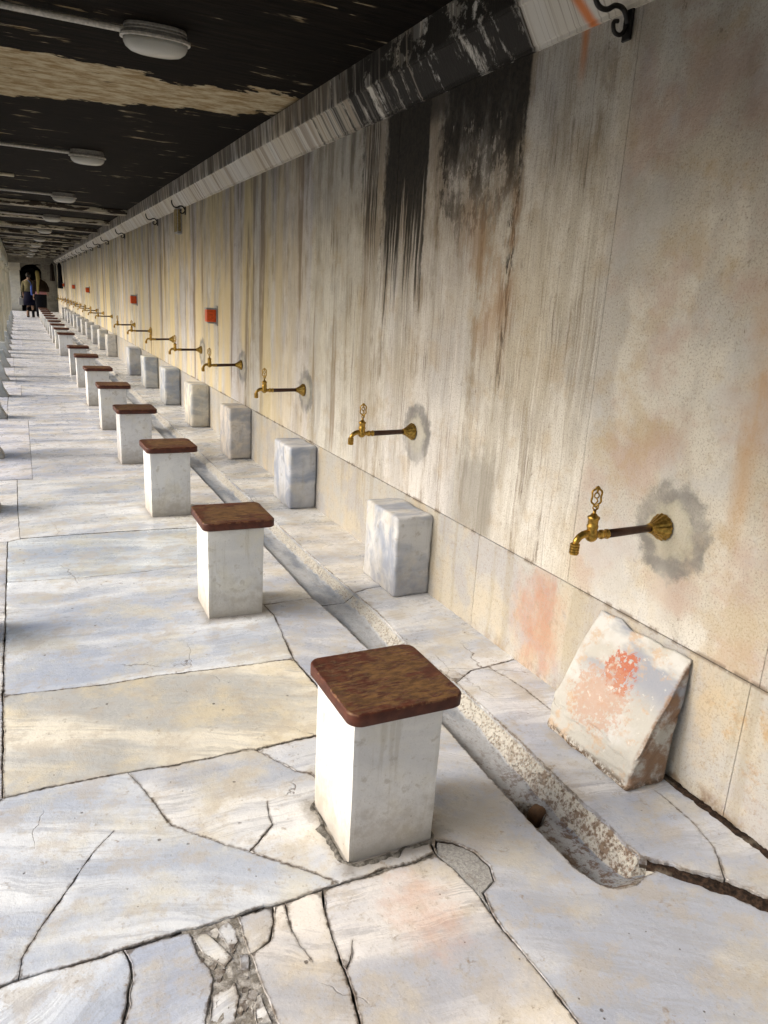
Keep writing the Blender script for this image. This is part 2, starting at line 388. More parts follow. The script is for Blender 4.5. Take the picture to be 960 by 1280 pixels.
def m_ceiling():
    t = NT('sooty_ceiling'); x, y, z = t.xyz(t.P)
    xy = t.vec(x, y, 0)
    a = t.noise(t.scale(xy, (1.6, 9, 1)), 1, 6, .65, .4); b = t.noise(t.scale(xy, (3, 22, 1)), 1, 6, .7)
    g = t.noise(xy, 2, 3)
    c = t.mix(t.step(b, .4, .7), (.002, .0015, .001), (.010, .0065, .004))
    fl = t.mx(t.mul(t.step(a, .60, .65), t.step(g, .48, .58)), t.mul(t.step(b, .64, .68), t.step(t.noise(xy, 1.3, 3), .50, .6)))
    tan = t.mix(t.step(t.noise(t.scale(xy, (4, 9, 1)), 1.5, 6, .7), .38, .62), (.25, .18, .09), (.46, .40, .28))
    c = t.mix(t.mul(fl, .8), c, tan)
    # the stretch where the soot has peeled off
    n1 = t.add(t.mul(t.sub(t.noise(t.scale(xy, (1.6, 3, 1)), 1.0, 4, .6), .5), 1.1), t.mul(t.sub(t.noise(t.scale(xy, (8, 16, 1)), 1.0, 8, .75), .5), .30))
    f0 = t.add(t.sub(t.add(y, n1), t.sub(5.22, t.mul(x, .06))), 0.)
    f1 = t.sub(t.sub(6.38, t.mul(x, .38)), t.sub(y, n1))
    bd = t.mul(t.step(f0, -.01, .02), t.step(f1, -.01, .02))
    bd = t.mul(bd, t.step(t.noise(t.scale(xy, (3, 9, 1)), 1, 8, .7), .30, .40))
    bd = t.mul(bd, t.step(x, 1.76, 1.70))
    c = t.mix(bd, c, tan)
    return t.done(c, .85, t.bump(t.add(b, t.mul(bd, .6)), .5, .01), spec=.1)

def m_beam():
    t = NT('peeling_beam_paint'); a = t.noise(t.scale(t.P, (2.5, 12, 12)), 1, 6, .65)
    c = t.mix(t.step(a, .47, .51), (.46, .42, .32), (.045, .035, .025))
    return t.done(c, .8, t.bump(a, .4, .01))

def m_stone(name, light, dark, warm, grime=.5, vein=(2.0, 9, 5)):
    t = NT(name); off = t.vmul(t.vec(1, 1.3, .7), t.mul(t.rand, 30)); x, y, z = t.xyz(t.O)
    p = t.vadd(t.O, off); w = t.noise(p, 4, 3, .5, col=True)
    p2 = t.vadd(t.scale(p, vein, rot=(.5, .3, 0)), t.vmul(w, .9))
    v = t.noise(p2, 1.0, 5, .6, .5); f = t.noise(p, 22, 5, .65); g = t.noise(p, 160, 3, .6)
    c = t.mix(t.step(v, .36, .62), dark, light)
    c = t.mix(t.mul(t.step(t.noise(p, 7, 4), .5, .68), .45), c, warm)
    gr = t.mul(t.step(t.add(z, t.mul(t.sub(f, .5), .42)), .24, -.02), grime)
    c = t.mix(gr, c, (.27, .22, .16))
    c = t.mix(t.mul(t.step(f, .56, .68), .45), c, (.34, .30, .24))
    c = t.mix(t.mul(t.step(g, .58, .72), .3), c, (.30, .27, .23))
    scr = t.noise(t.scale(p, (26, 26, 2.2)), 1, 5, .65); c = t.mix(t.mul(t.step(scr, .55, .68), .35), c, (.40, .37, .31))
    sp = t.vor(p, 24); pit = t.mul(t.step(sp, .07, .04), t.step(t.noise(p, 9, 2), .56, .62))
    c = t.mix(t.mul(pit, .85), c, (.10, .08, .06))
    c = t.mix(1.0, c, t.ocol, 'MULTIPLY')
    h = t.add(t.mul(f, .8), t.mul(g, .3))
    return t.done(c, .52, t.bump(h, .35, .006), spec=.4)

def m_lid():
    t = NT('worn_brown_paint'); off = t.vmul(t.vec(1, 1.3, 0), t.mul(t.rand, 20)); x, y, z = t.xyz(t.O)
    p = t.vadd(t.O, off)
    a = t.noise(t.scale(p, (14, 30, 10), rot=(0, 0, .2)), 1, 10, .85); b = t.noise(p, 5, 3)
    r = t.mul(t.mx(t.math('ABSOLUTE', x), t.math('ABSOLUTE', y)), 1.0)
    upm = t.step(z, .0365, .038)
    a2 = t.noise(t.scale(p, (22, 120, 10), rot=(0, 0, .12)), 1, 6, .7)
    wear = t.mul(t.step(t.add(t.add(t.sub(a, t.mul(r, 1.15)), t.mul(t.sub(b, .5), .8)), t.mul(t.sub(a2, .5), .9)), .34, .41), t.mul(upm, .85))
    wood = t.mix(t.step(t.noise(t.scale(p, (25, 60, 8)), 1, 6, .7), .35, .65), (.065, .034, .014), (.17, .092, .032))
    paint = t.mix(t.step(t.noise(p, 30, 5), .3, .7), (.050, .013, .008), (.095, .028, .015))
    c = t.mix(wear, paint, wood)
    ed = t.mul(t.step(t.noise(p, 45, 4), .50, .60), t.mul(t.step(z, .030, .034), t.step(z, .0385, .037)))
    c = t.mix(t.mul(ed, .5), c, (.24, .13, .06))
    h = t.sub(t.mul(t.noise(p, 90, 3), .2), wear)
    return t.done(c, t.step(wear, 0, 1, .5, .75), t.bump(h, .5, .003), spec=.3)

def m_dirt(name, c0, c1, sc=90):
    t = NT(name); f = t.noise(t.P, sc, 6, .7); g = t.noise(t.P, sc * .2, 3)
    c = t.mix(t.step(f, .38, .66), c0, c1); c = t.mix(t.mul(t.step(g, .55, .7), .5), c, (.20, .17, .13))
    return t.done(c, .85, t.bump(f, .8, .008), spec=.2)

def m_gutter():
    t = NT('gutter_marble'); x, y, z = t.xyz(t.P)
    f = t.noise(t.P, 26, 6, .7); g = t.noise(t.scale(t.P, (8, 2.2, 3)), 1, 4); k = t.noise(t.P, 110, 4, .6)
    c = t.mix(t.step(g, .38, .62), (.22, .25, .30), (.42, .44, .47))
    nz = t.xyz(t.geo.outputs['Normal'])[2]; sl = t.mul(t.step(nz, .93, .80), t.step(z, .014, .002))
    pits = t.step(t.add(t.vor(t.scale(t.P, (85, 85, 85)), 1), t.mul(t.sub(k, .5), 1.1)), .44, .20)
    c = t.mix(t.mul(sl, .7), c, (.47, .44, .37)); c = t.mix(t.mul(t.mul(sl, pits), .6), c, (.27, .21, .15))
    f2 = t.noise(t.P, 70, 6, .75); rust = t.mul(t.step(t.add(t.mul(f, .6), t.mul(f2, .5)), .52, .62), t.step(y, 2.1, 1.5))
    c = t.mix(t.mul(rust, .85), c, (.12, .06, .032))
    c = t.mix(t.mul(t.step(f2, .54, .66), .5), c, (.17, .13, .09))
    dk = t.mul(t.step(f, .54, .66), t.step(y, 1.9, 6, .35, .5)); c = t.mix(dk, c, (.25, .21, .15))
    h = t.add(f, t.sub(t.mul(k, .4), t.mul(t.mul(sl, pits), 1.1)))
    return t.done(c, t.step(f, .3, .7, .4, .8), t.bump(h, .7, .008), spec=.4)

STOOL_Y = [1.54, 3.255, 5.02, 6.71, 8.43, 10.22]
TAP_Y = [1.69, 3.476, 5.23, 7.00, 8.77, 10.55, 12.45, 14.35, 18.05, 19.95, 21.8, 23.6, 25.5, 27.4, 29.2, 31.0, 32.9, 34.7, 36.5]
M = dict(floor=m_floor(), wall=m_wall(), cornice=m_cornice(), ceiling=m_ceiling(), beam=m_beam(),
         stool=m_stone('white_stool_marble', (.76, .765, .775), (.62, .63, .66), (.70, .67, .58), .6),
         block=m_stone('grey_block_marble', (.66, .65, .62), (.34, .37, .43), (.62, .56, .44), .35),
         lid=m_lid(), gutter=m_gutter(),
         dirt=m_dirt('dark_dirt', (.012, .008, .006), (.060, .036, .024)),
         mortar=m_dirt('old_grey_mortar', (.075, .07, .06), (.24, .225, .20), 60),
         crumb=m_dirt('crumbled_marble_mortar', (.17, .155, .13), (.46, .44, .41), 55),
         bed=m_dirt('joint_soil', (.010, .008, .007), (.035, .028, .022), 40),
         patch=m_dirt('cement_patch', (.30, .30, .30), (.50, .50, .49), 140),
         brass=flat('aged_brass', (.50, .31, .07), .34, .9, 90, .5),
         pipe=flat('brown_painted_pipe', (.065, .026, .014), .4, .25, 70),
         iron=flat('black_iron', (.012, .011, .010), .5, .3),
         grey_plastic=flat('lamp_grey', (.34, .33, .31), .55), white_pipe=flat('white_conduit', (.55, .53, .48), .5),
         orange=flat('orange_plastic', (.80, .10, .012), .45), steel=flat('bracket_grey', (.42, .43, .46), .5),
         ochre=flat('ochre_plate', (.27, .20, .07), .7), rust=flat('brown_stone', (.16, .085, .04), .8, 0, 50))
g = NT('lamp_glass'); rb = g.noise(g.scale(g.O, (120, 4, 4)), 1, 2)
g.b.inputs['Transmission Weight'].default_value = .35
M['glass'] = g.done((.62, .62, .58), .25, g.bump(rb, .4, .002))

LINES = {
 'J0a': [(-0.75, 1.5, 2), (-0.1419, 1.4831, 3), (-0.1075, 1.4883, 2)],
 'J0b': [(-0.1075, 1.4883, 2), (-0.0451, 1.4868, 2), (0.0306, 1.4829, 2), (0.1169, 1.4864, 3)],
 'J0c': [(0.1169, 1.4864, 3), (0.201, 1.4852, 6), (0.2765, 1.4823, 7), (0.3347, 1.4794, 6), (0.3869, 1.4795, 6)],
 'J0d': [(0.3869, 1.4795, 6), (0.4584, 1.4835, 5), (0.4806, 1.4801, 4)],
 'J0d2': [(0.4806, 1.4801, 4), (0.5141, 1.4778, 4)],
 'J0d3': [(0.5141, 1.4778, 4), (0.6193, 1.4819, 3)],
 'J0e': [(0.6193, 1.4819, 3), (0.6674, 1.4851, 3)],
 'J0f': [(0.6674, 1.4851, 3), (0.7981, 1.4826, 4), (0.8967, 1.4806, 5), (0.9648, 1.4871, 6)],
 'CB': [(-0.1075, 1.4915, 0.88), (-0.1009, 1.5418, 0.66), (-0.0728, 1.5949, 0.77), (-0.0406, 1.6466, 0.66), (-0.0034, 1.7099, 0.77), (0.0422, 1.7804, 0.66), (0.0791, 1.8423, 0.55), (0.1405, 1.9107, 0.33)],
 'J1z': [(-0.75, 2.18, 2), (-0.1481, 2.1742, 2)],
 'J1a': [(-0.1481, 2.1742, 2), (-0.0225, 2.1829, 2.5), (0.0928, 2.1813, 2), (0.2124, 2.1753, 1.6)],
 'J1b': [(0.2124, 2.1753, 1.6), (0.3361, 2.1647, 2), (0.4655, 2.1581, 1.6), (0.6039, 2.1648, 2.5), (0.6281, 2.1507, 3)],
 'J1c': [(0.6281, 2.1507, 3), (0.7018, 2.1587, 2), (0.8357, 2.1612, 2), (0.985, 2.16, 2)],
 'CA': [(0.2124, 2.1753, 1.4), (0.2545, 2.0388, 1.6), (0.2761, 1.9506, 1.6), (0.2963, 1.8712, 1.8), (0.3635, 1.8016, 1.6), (0.4213, 1.739, 2), (0.4753, 1.6883, 3)],
 'CA2': [(0.4753, 1.6883, 3), (0.527, 1.6378, 2), (0.5874, 1.5761, 2), (0.6552, 1.5038, 2), (0.6674, 1.4851, 2)],
 'CD': [(0.4753, 1.6883, 1.65), (0.5009, 1.7054, 1.1), (0.537, 1.7404, 2.2), (0.5715, 1.7744, 1.65), (0.573, 1.8195, 1.375), (0.5856, 1.878, 0.44)],
 'CC': [(0.6281, 2.1507, 3), (0.6837, 2.0564, 1.6), (0.7179, 1.9918, 3), (0.7578, 1.9628, 3)],
 'CC2': [(0.7578, 1.9628, 3), (0.85, 1.68, 2), (0.985, 1.62, 2)],
 'M0': [(0.985, 2.16, 3), (0.985, 1.8, 3), (0.985, 1.62, 3)],
 'M1': [(0.985, 1.62, 3), (0.9648, 1.4871, 6)],
 'PA': [(0.9904, 1.5329, 6), (1.0332, 1.5088, 3), (1.0692, 1.4525, 3), (1.0811, 1.3873, 3), (1.0615, 1.3375, 3), (1.0112, 1.3119, 5), (0.9961, 1.254, 5)],
 'PB': [(0.9648, 1.4871, 3), (0.9848, 1.4095, 2), (0.9937, 1.3401, 2), (0.9961, 1.254, 4)],
 'J00': [(0.9961, 1.254, 4), (0.9927, 1.1869, 2.6), (0.9995, 1.095, 2), (1.0034, 0.9781, 2), (1.0035, 0.9089, 2), (1.02, 0.84, 2), (1.04, 0.2, 2), (1.05, -1, 2)],
 'J0B': [(0.9648, 1.4871, 4), (0.9904, 1.5329, 4)],
 'CF': [(0.1169, 1.4864, 4), (0.1268, 1.4432, 3.5), (0.128, 1.4039, 5), (0.1148, 1.3678, 6), (0.1088, 1.3325, 5), (0.0926, 1.2931, 4), (0, 0.4, 3)],
 'CG1': [(0.3869, 1.4795, 5), (0.3847, 1.4251, 2.5), (0.3863, 1.3587, 2.5)],
 'CG2': [(0.3863, 1.3587, 2.5), (0.3896, 1.2831, 2), (0.3941, 1.2058, 3), (0.3939, 1.1647, 3), (0.42, 0.4, 3)],
 'CH': [(0.5141, 1.4778, 1.1), (0.4999, 1.3962, 0.88), (0.5047, 1.3381, 0.77), (0.5177, 1.2842, 0.275)],
 'CI': [(0.6193, 1.4819, 1.4), (0.5976, 1.4158, 1.3), (0.5855, 1.3276, 2), (0.5788, 1.2518, 4)],
 'CIb': [(0.5788, 1.2518, 4), (0.5728, 1.1684, 4), (0.5586, 1.0956, 3), (0.62, 0.4, 3)],
 'CI2': [(0.5788, 1.2518, 2.2), (0.5842, 1.2379, 2.2), (0.5987, 1.2531, 1.65), (0.6308, 1.309, 0.825)],
 'CQ': [(0.3863, 1.3587, 2.5), (0.3965, 1.3605, 2), (0.4208, 1.3701, 3), (0.4414, 1.3791, 3), (0.4685, 1.4275, 2), (0.4806, 1.4801, 2)],
 'PR': [(0.1169, 1.4864, 4), (0.201, 1.4852, 4), (0.272, 1.479, 3), (0.274, 1.4603, 3), (0.2784, 1.3995, 3), (0.2928, 1.363, 3), (0.2958, 1.3276, 3), (0.2776, 1.2872, 3), (0.2562, 1.2225, 3), (0.2, 0.4, 3)],
 'J2': [(-0.1555, 2.8123, 2), (-0.0024, 2.8013, 1.8), (0.1592, 2.7824, 1.6), (0.4352, 2.7799, 1.6), (0.732, 2.7555, 1.7), (0.9639, 2.7435, 2.5)],
 'LJ12': [(-0.1555, 2.8123, 3), (-0.1517, 2.4781, 3), (-0.1481, 2.1742, 3)],
 'M12': [(0.9639, 2.7435, 4), (0.9703, 2.6274, 6), (0.9795, 2.4896, 8), (0.985, 2.16, 3)],
 'J3': [(-0.1591, 4.0344, 1.6), (0.1137, 3.9982, 1.5), (0.3937, 3.9873, 1.5), (0.7922, 3.9991, 1.5), (0.985, 3.99, 1)],
 'LJ23': [(-0.1591, 4.0344, 3), (-0.158, 3.3981, 3), (-0.1555, 2.8123, 4)],
 'M23a': [(0.985, 3.99, 2), (0.985, 3.5, 2), (1.0093, 3.3403, 2)],
 'M23b': [(1.0207, 3.2024, 2), (0.9958, 3.0107, 2), (0.9639, 2.7435, 3)],
 'J4a': [(-0.1607, 4.7207, 1), (-0.0939, 4.7593, 1)],
 'J4': [(-0.0939, 4.7593, 1), (0.2625, 4.7602, 1.5), (0.9385, 4.7183, 1.5), (0.985, 4.72, 1)],
 'LJ34': [(-0.1607, 4.7207, 2), (-0.1591, 4.0344, 2.5)],
 'M34': [(0.985, 4.72, 1.5), (0.985, 3.99, 1.5)],
 'J5': [(-0.1098, 6.2972, 1.4), (0.3442, 6.2417, 2), (0.815, 6.1135, 2), (0.985, 6, 1.3)],
 'LJ45': [(-0.1098, 6.2972, 2.5), (-0.1045, 5.3544, 2.5), (-0.0939, 4.7593, 2.5)],
 'G1': [(1.0093, 3.3403, 1), (1.1398, 3.3524, 1), (1.2753, 3.3536, 1.5)],
 'ML1': [(1.0093, 3.3403, 1), (1.0207, 3.2024, 2)],
 'E1': [(1.2753, 3.3536, 2), (1.2965, 3.0818, 2), (1.3064, 2.7647, 2), (1.3211, 2.5041, 2), (1.3159, 2.2754, 2), (1.3202, 2.0536, 2), (1.3092, 1.8195, 2), (1.3062, 1.6457, 2), (1.3007, 1.508, 2), (1.3032, 1.3562, 2), (1.3076, 1.2837, 2), (1.3194, 1.2371, 2), (1.3388, 1.2042, 2), (1.3723, 1.1846, 2), (1.4226, 1.1767, 2), (1.4746, 1.1908, 2), (1.5282, 1.202, 5)],
 'E0': [(1.5282, 1.202, 5), (1.577, 1.1369, 11), (1.6333, 1.0763, 14), (1.6974, 0.9751, 17), (1.98, 0.75, 14)],
 'R1': [(1.49, 3.3, 1), (1.5015, 3.0589, 1), (1.4831, 2.7132, 1), (1.4943, 2.4336, 1), (1.5082, 2.2908, 1)],
 'K1': [(1.49, 3.3, 1.2), (1.5646, 3.3386, 1), (1.6365, 3.3449, 1), (1.78, 3.34, 1), (1.873, 3.34, 1)],
 'K2': [(1.5082, 2.2908, 1.2), (1.6201, 2.3594, 1.5), (1.7124, 2.3648, 1.8)],
 'K2b': [(1.7124, 2.3648, 1.8), (1.8625, 2.3827, 2.5), (1.873, 2.384, 2)],
 'K2s': [(1.7124, 2.3648, 0.66), (1.7422, 2.2288, 0.55), (1.7507, 2.1018, 0.55), (1.751, 1.9737, 0.275)],
 'R0': [(1.5082, 2.2908, 1), (1.5097, 2.1113, 1), (1.509, 1.8454, 1), (1.5001, 1.6084, 1), (1.4981, 1.4676, 1), (1.5007, 1.3798, 1), (1.4934, 1.2871, 1), (1.4931, 1.2386, 2)],
 'D0': [(1.4931, 1.2386, 2), (1.5312, 1.2032, 5), (1.5801, 1.1441, 8), (1.6518, 1.0832, 8)],
 'D0b': [(1.6518, 1.0832, 8), (1.7071, 0.9871, 6), (1.875, 0.83, 4)],
 'N0': [(1.6518, 1.0832, 0.55), (1.7262, 1.1807, 0.55), (1.7566, 1.2949, 0.66), (1.7651, 1.3804, 0.55), (1.7602, 1.4507, 0.33)],
}
FRAGMENTS = {
 'fr1': [(0.2749, 1.465, 1.5), (0.3059, 1.4651, 1.5), (0.3281, 1.418, 1.5), (0.3468, 1.3689, 1.5), (0.3267, 1.349, 1.5), (0.288, 1.4004, 1.5)],
 'fr2': [(0.3326, 1.462, 1.5), (0.3636, 1.4783, 1.5), (0.374, 1.445, 1.5), (0.3745, 1.409, 1.5), (0.3454, 1.3825, 1.5), (0.3402, 1.4281, 1.5)],
 'fr3': [(0.364, 1.369, 1.5), (0.3854, 1.3626, 1.5), (0.3743, 1.3155, 1.5), (0.3567, 1.3297, 1.5)],
 'fr4': [(0.2827, 1.2893, 1.5), (0.3369, 1.3083, 1.5), (0.3371, 1.2666, 1.5), (0.3092, 1.2003, 1.5), (0.2593, 1.2212, 1.5)],
 'fr5': [(0.3633, 1.2303, 1.5), (0.3824, 1.2521, 1.5), (0.3845, 1.1746, 1.5), (0.3509, 1.1867, 1.5)],
}


# ------------------------------------------------------------------ floor slabs
def seg_len(y): return .011 if y < 2.3 else .02 if y < 3.6 else .06 if y < 8 else .3
def wob(p, y):
    v = Vector((p[0], p[1], 0)); a = .0016 if y < 5 else .001
    d = noise.noise_vector(v * 55) * a * 1.3 + noise.noise_vector(v * 14) * a * 1.8 + noise.noise_vector(v * 150) * a * .5
    return (p[0] + d.x, p[1] + d.y)
def path(spec):
    # spec: list of line names ('-name' reversed) or (x, y[, w]) points -> dense wobbled points with half-gap
    pts = []
    for s in spec:
        seq = ([tuple(q) for q in (LINES[s[1:]][::-1] if s[0] == '-' else LINES[s])] if isinstance(s, str)
               else [(s[0], s[1], s[2] if len(s) > 2 else 2.0)])
        for q in seq:
            if pts and abs(pts[-1][0]-q[0]) < 1e-5 and abs(pts[-1][1]-q[1]) < 1e-5: continue
            pts.append(q)
    if abs(pts[0][0]-pts[-1][0]) < 1e-5 and abs(pts[0][1]-pts[-1][1]) < 1e-5: pts.pop()
    out = []
    for i, a in enumerate(pts):
        b = pts[(i+1) % len(pts)]
        ln = math.hypot(b[0]-a[0], b[1]-a[1]); n = max(1, int(ln / seg_len((a[1]+b[1])/2)))
        for k in range(n):
            f = k / n
            out.append((a[0]+(b[0]-a[0])*f, a[1]+(b[1]-a[1])*f, a[2]+(b[2]-a[2])*f))
    return out
def slab_mesh(spec, ztop, thick=.05, chip=.0025, zwob=True):
    P = path(spec); Q = [wob(p, p[1]) for p in P]; n = len(P)
    A = sum(Q[i][0]*Q[(i+1) % n][1] - Q[(i+1) % n][0]*Q[i][1] for i in range(n))
    if A < 0: P = P[::-1]; Q = Q[::-1]
    def inset(extra):
        R = []
        for i in range(n):
            a, b, c = Q[i-1], Q[i], Q[(i+1) % n]
            d1 = Vector((b[0]-a[0], b[1]-a[1])); d2 = Vector((c[0]-b[0], c[1]-b[1]))
            if d1.length < 1e-7 or d2.length < 1e-7: R.append(b); continue
            d1.normalize(); d2.normalize()
            if d1.dot(d2) < -.93: R.append(b); continue        # tip of a crack
            nn = Vector((-d1.y-d2.y, d1.x+d2.x)); nn.normalize()
            c_ = max(.45, nn.dot(Vector((-d1.y, d1.x))))
            v = Vector((b[0], b[1], 3.3)); k = .35 + .8*abs(noise.noise(v*38)) + 1.8*max(0, noise.noise(v*17)-.2)
            w = min(P[i][2]*k, 18) * .001 + extra * min(1, P[i][2]/3.2) * (.6 + 1.2*abs(noise.noise(v*70)))
            R.append((b[0]+nn.x*w/c_, b[1]+nn.y*w/c_))
        return R
    top, rim = inset(chip), inset(0.)
    xs = [p[0] for p in top]; ys = [p[1] for p in top]
    ym = min(ys); g = .013 if ym < 2.1 and max(ys) < 3.5 else .024 if ym < 4.5 else .08 if ym < 9 else 0
    pts = [Vector(p) for p in top]
    kd = kdtree.KDTree(n)
    for i, p in enumerate(top): kd.insert((p[0], p[1], 0), i)
    kd.balance()
    if g:
        y = max(min(ys), .8) + g*.5; row = 0
        while y < min(max(ys), 40):
            x = min(xs) + g*(.5 if row % 2 else 0.1)
            while x < max(xs):
                if kd.find((x, y, 0))[2] > g*.7: pts.append(Vector((x + g*.2*noise.noise(Vector((x*99, y*99, 0))), y)))
                x += g
            y += g*.87; row += 1
    vo, eo, fo, ov, oe, of = geometry.delaunay_2d_cdt(pts, [], [list(range(n))], 1, 1e-6)
    bm = bmesh.new(); lay = bm.verts.layers.float.new('rim')
    zv = {}
    def put(x, y, z, e):
        v = bm.verts.new((x, y, z)); v[lay] = e; return v
    used = set(i for f in fo for i in f); VV = {}
    for i in used:
        p = vo[i]; d = kd.find((p.x, p.y, 0))[2] if i not in () else 0
        e = max(0, 1 - d/.045) if g and ym < 4.5 else 0; q = Vector((p.x, p.y, 5.0))
        und = noise.noise(q*3.5)*.0012 + noise.noise(q*17)*.0005 if p.y < 9 else 0
        worn = (e**2) * max(0, noise.noise(q*24)+.15)*.0035 + max(0, 1-d/.016)*max(0, noise.noise(q*60))*.003
        VV[i] = put(p.x, p.y, ztop + (und - worn)*(1 if max(ys) < 12 else 0), e)
    for f in fo:
        a_, b_, c_ = (vo[i] for i in f[:3])
        if (b_-a_).cross(c_-a_) < 0: f = f[::-1]
        try: bm.faces.new([VV[i] for i in f])
        except ValueError: pass
    T = [put(p[0], p[1], ztop - .0006, 1) for p in top]
    U = [put(p[0], p[1], ztop-chip*1.1, 1) for p in rim]
    B = [put(p[0], p[1], ztop-thick, 1) for p in rim]
    for i in range(n):
        j = (i+1) % n
        bm.faces.new((U[i], U[j], T[j], T[i])); bm.faces.new((B[i], B[j], U[j], U[i]))
    for f in bm.faces:
        if len(f.verts) == 3: f.smooth = True; 
    for f in bm.faces:
        if len(f.verts) == 3 and f.normal.z < 0: pass
    return bm
floor = tag(empty('floor'), kind='structure')
def slab(spec, tint=(1, 1, 1), z=None, mat='floor', name='paving_slab', **k):
    if z is None: z = rnd.uniform(-.0022, .0004)
    o = obj(name, slab_mesh(spec, z, **k), M[mat], floor)
    o.color = (tint[0], tint[1], tint[2], 1)
    return o
W = 1.04
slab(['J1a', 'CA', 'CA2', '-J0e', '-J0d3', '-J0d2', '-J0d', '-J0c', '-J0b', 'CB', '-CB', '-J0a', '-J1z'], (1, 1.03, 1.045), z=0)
slab(['J1b', 'CC', 'CC2', 'M1', '-J0f', '-CA2', 'CD', '-CD', '-CA'], (1.0, 1.0, .98), z=-.001)
slab(['J1c', 'M0', '-CC2', '-CC'], (.93, .95, .97), z=-.002)
slab(['G1', 'E1', 'E0', (1.98, -1.0), '-J00', '-PA', '-J0B', '-M1', '-M0', '-M12', '-M23b', '-ML1'], (.90, .92, .96), z=-.001)
slab(['PA', '-PB', 'J0B'], z=-.004, mat='patch', name='cement_patch')
slab(['J0a', 'J0b', 'CF', (-.75, .4)], (0.95, 1, 1.054), z=-.001)
slab(['PR', (.0, .4), '-CF'], (0.97, 1, 1.045), z=-.002)
slab(['J0d', '-CQ', '-CG1'], (1.0, .97, .92), z=-.003)
slab(['J0d2', 'CH', '-CH', 'J0d3', 'CI', 'CIb', (.42, .4), '-CG2', 'CQ'], (1.02, .97, .90), z=-.001)
slab(['J0e', 'J0f', 'PB', 'J00', (.62, -1.0), '-CIb', 'CI2', '-CI2', '-CI'], (1.0, .97, .94), z=-.002)
slab([(.62, .4), (.42, .4), (.0, .4), (-.75, .4), (-.75, -1.0), (.62, -1.0)], z=-.002)
slab([(-.75, .4), (.0, .4), (-.75, .395)], z=-.03) if False else None
for k, pts in FRAGMENTS.items():
    slab([tuple(p) for p in pts], (1.0, 1.0, .98), z=rnd.uniform(-.004, -.001), name='broken_piece')
for i in range(60):      # crumbs of marble in the shattered strip
    cx, cy = rnd.uniform(.275, .385), rnd.uniform(1.17, 1.47); r = rnd.uniform(.004, .016)
    pts = [(cx + r*math.cos(a)*rnd.uniform(.7, 1.2), cy + r*math.sin(a)*rnd.uniform(.7, 1.3), .3) for a in (0, 1.1, 2.3, 3.4, 4.6)]
    if i % 2: pts = [(.31 + (p[0]-.33)*1.0, p[1], p[2]) for p in pts]
    slab(pts, (.9, .88, .84), z=rnd.uniform(-.006, -.0035), name='broken_piece', chip=.001)
slab(['J2', 'M12', '-J1c', '-J1b', '-J1a', '-LJ12'], (1.06, 1.0, .84), z=0)
slab(['J3', 'M23a', 'ML1', 'M23b', '-J2', '-LJ23'], (0.98, 1.02, 1.054), z=-.001)
slab(['J4', 'M34', '-J3', '-LJ34', 'J4a'], (0.94, 1, 1.027), z=-.002)
slab(['J5', (0.985, 4.72, 1.225), '-J4', '-LJ45'], (1, 1.03, 1.045), z=0)
slab(['J1z', '-LJ12', '-LJ23', '-LJ34', (-.75, 4.72)], (1.05, 1.05, 1.045), z=-.001)
slab([(-.75, 4.72), 'J4a', '-LJ45', (-.75, 6.3)], (1.05, 1.05, 1.045), z=-.002)
def rect(x0, x1, y0, y1, tint=(1, 1, 1), w=1.5, z=None, **k):
    slab([(x0, y0, w), (x0, y1, w), (x1, y1, w), (x1, y0, w)], tint, z=z, **k)
rows = [6.3, 7.9, 9.15, 9.85, 11.2, 12.4, 13.55, 15.2, 17.3, 18.6, 19.9, 21.5, 23.8, 25.6, 27.6, 29.6, 31.8, 34.0, 36.5, 39.0, 41.5, 44.2]
lefts = [.0, .0, -.21, -.22, -.06, -.13, -.16, -.18, -.24, -.24, .0, .0, -.2, -.1, .05, -.2, 0, -.15, 0, -.1, 0]
for i, (a, b) in enumerate(zip(rows, rows[1:])):
    f = rnd.uniform(.93, 1.05)
    if i == 0: slab([(0, 6.285, 1.4), (.3442, 6.2417, 1.4), (.815, 6.1135, 1.3), (.985, 6.0, 1.3), (.985, 7.9), (0, 7.9)], (f, f*1.01, f*1.03))
    else: rect(lefts[i], .985, a, b, (f, f*1.01, f*1.04), z=rnd.uniform(-.003, 0), w=1.9)
    f = rnd.uniform(.97, 1.06)
    rect(-.75, lefts[i], a, b, (f, f, f*1.05))
for a, b in ((3.35, 4.6), (4.6, 5.83), (5.83, 6.5), (6.5, 8.3), (8.3, 10.2), (10.2, 12.1), (12.1, 14.3), (14.3, 17), (17, 20), (20, 24), (24, 28), (28, 33), (33, 38), (38, 44.2)):
    f = rnd.uniform(.86, .98)
    rect(.985, 1.275 if a < 10 else 1.285, a, b, (f, f*1.01, f*1.03))
for a, b in ((-2.2, -1.0), (-3.5, -2.2), (-5, -3.5)):
    rect(-.75, .985, a, b); rect(.985, 1.98, a, b)
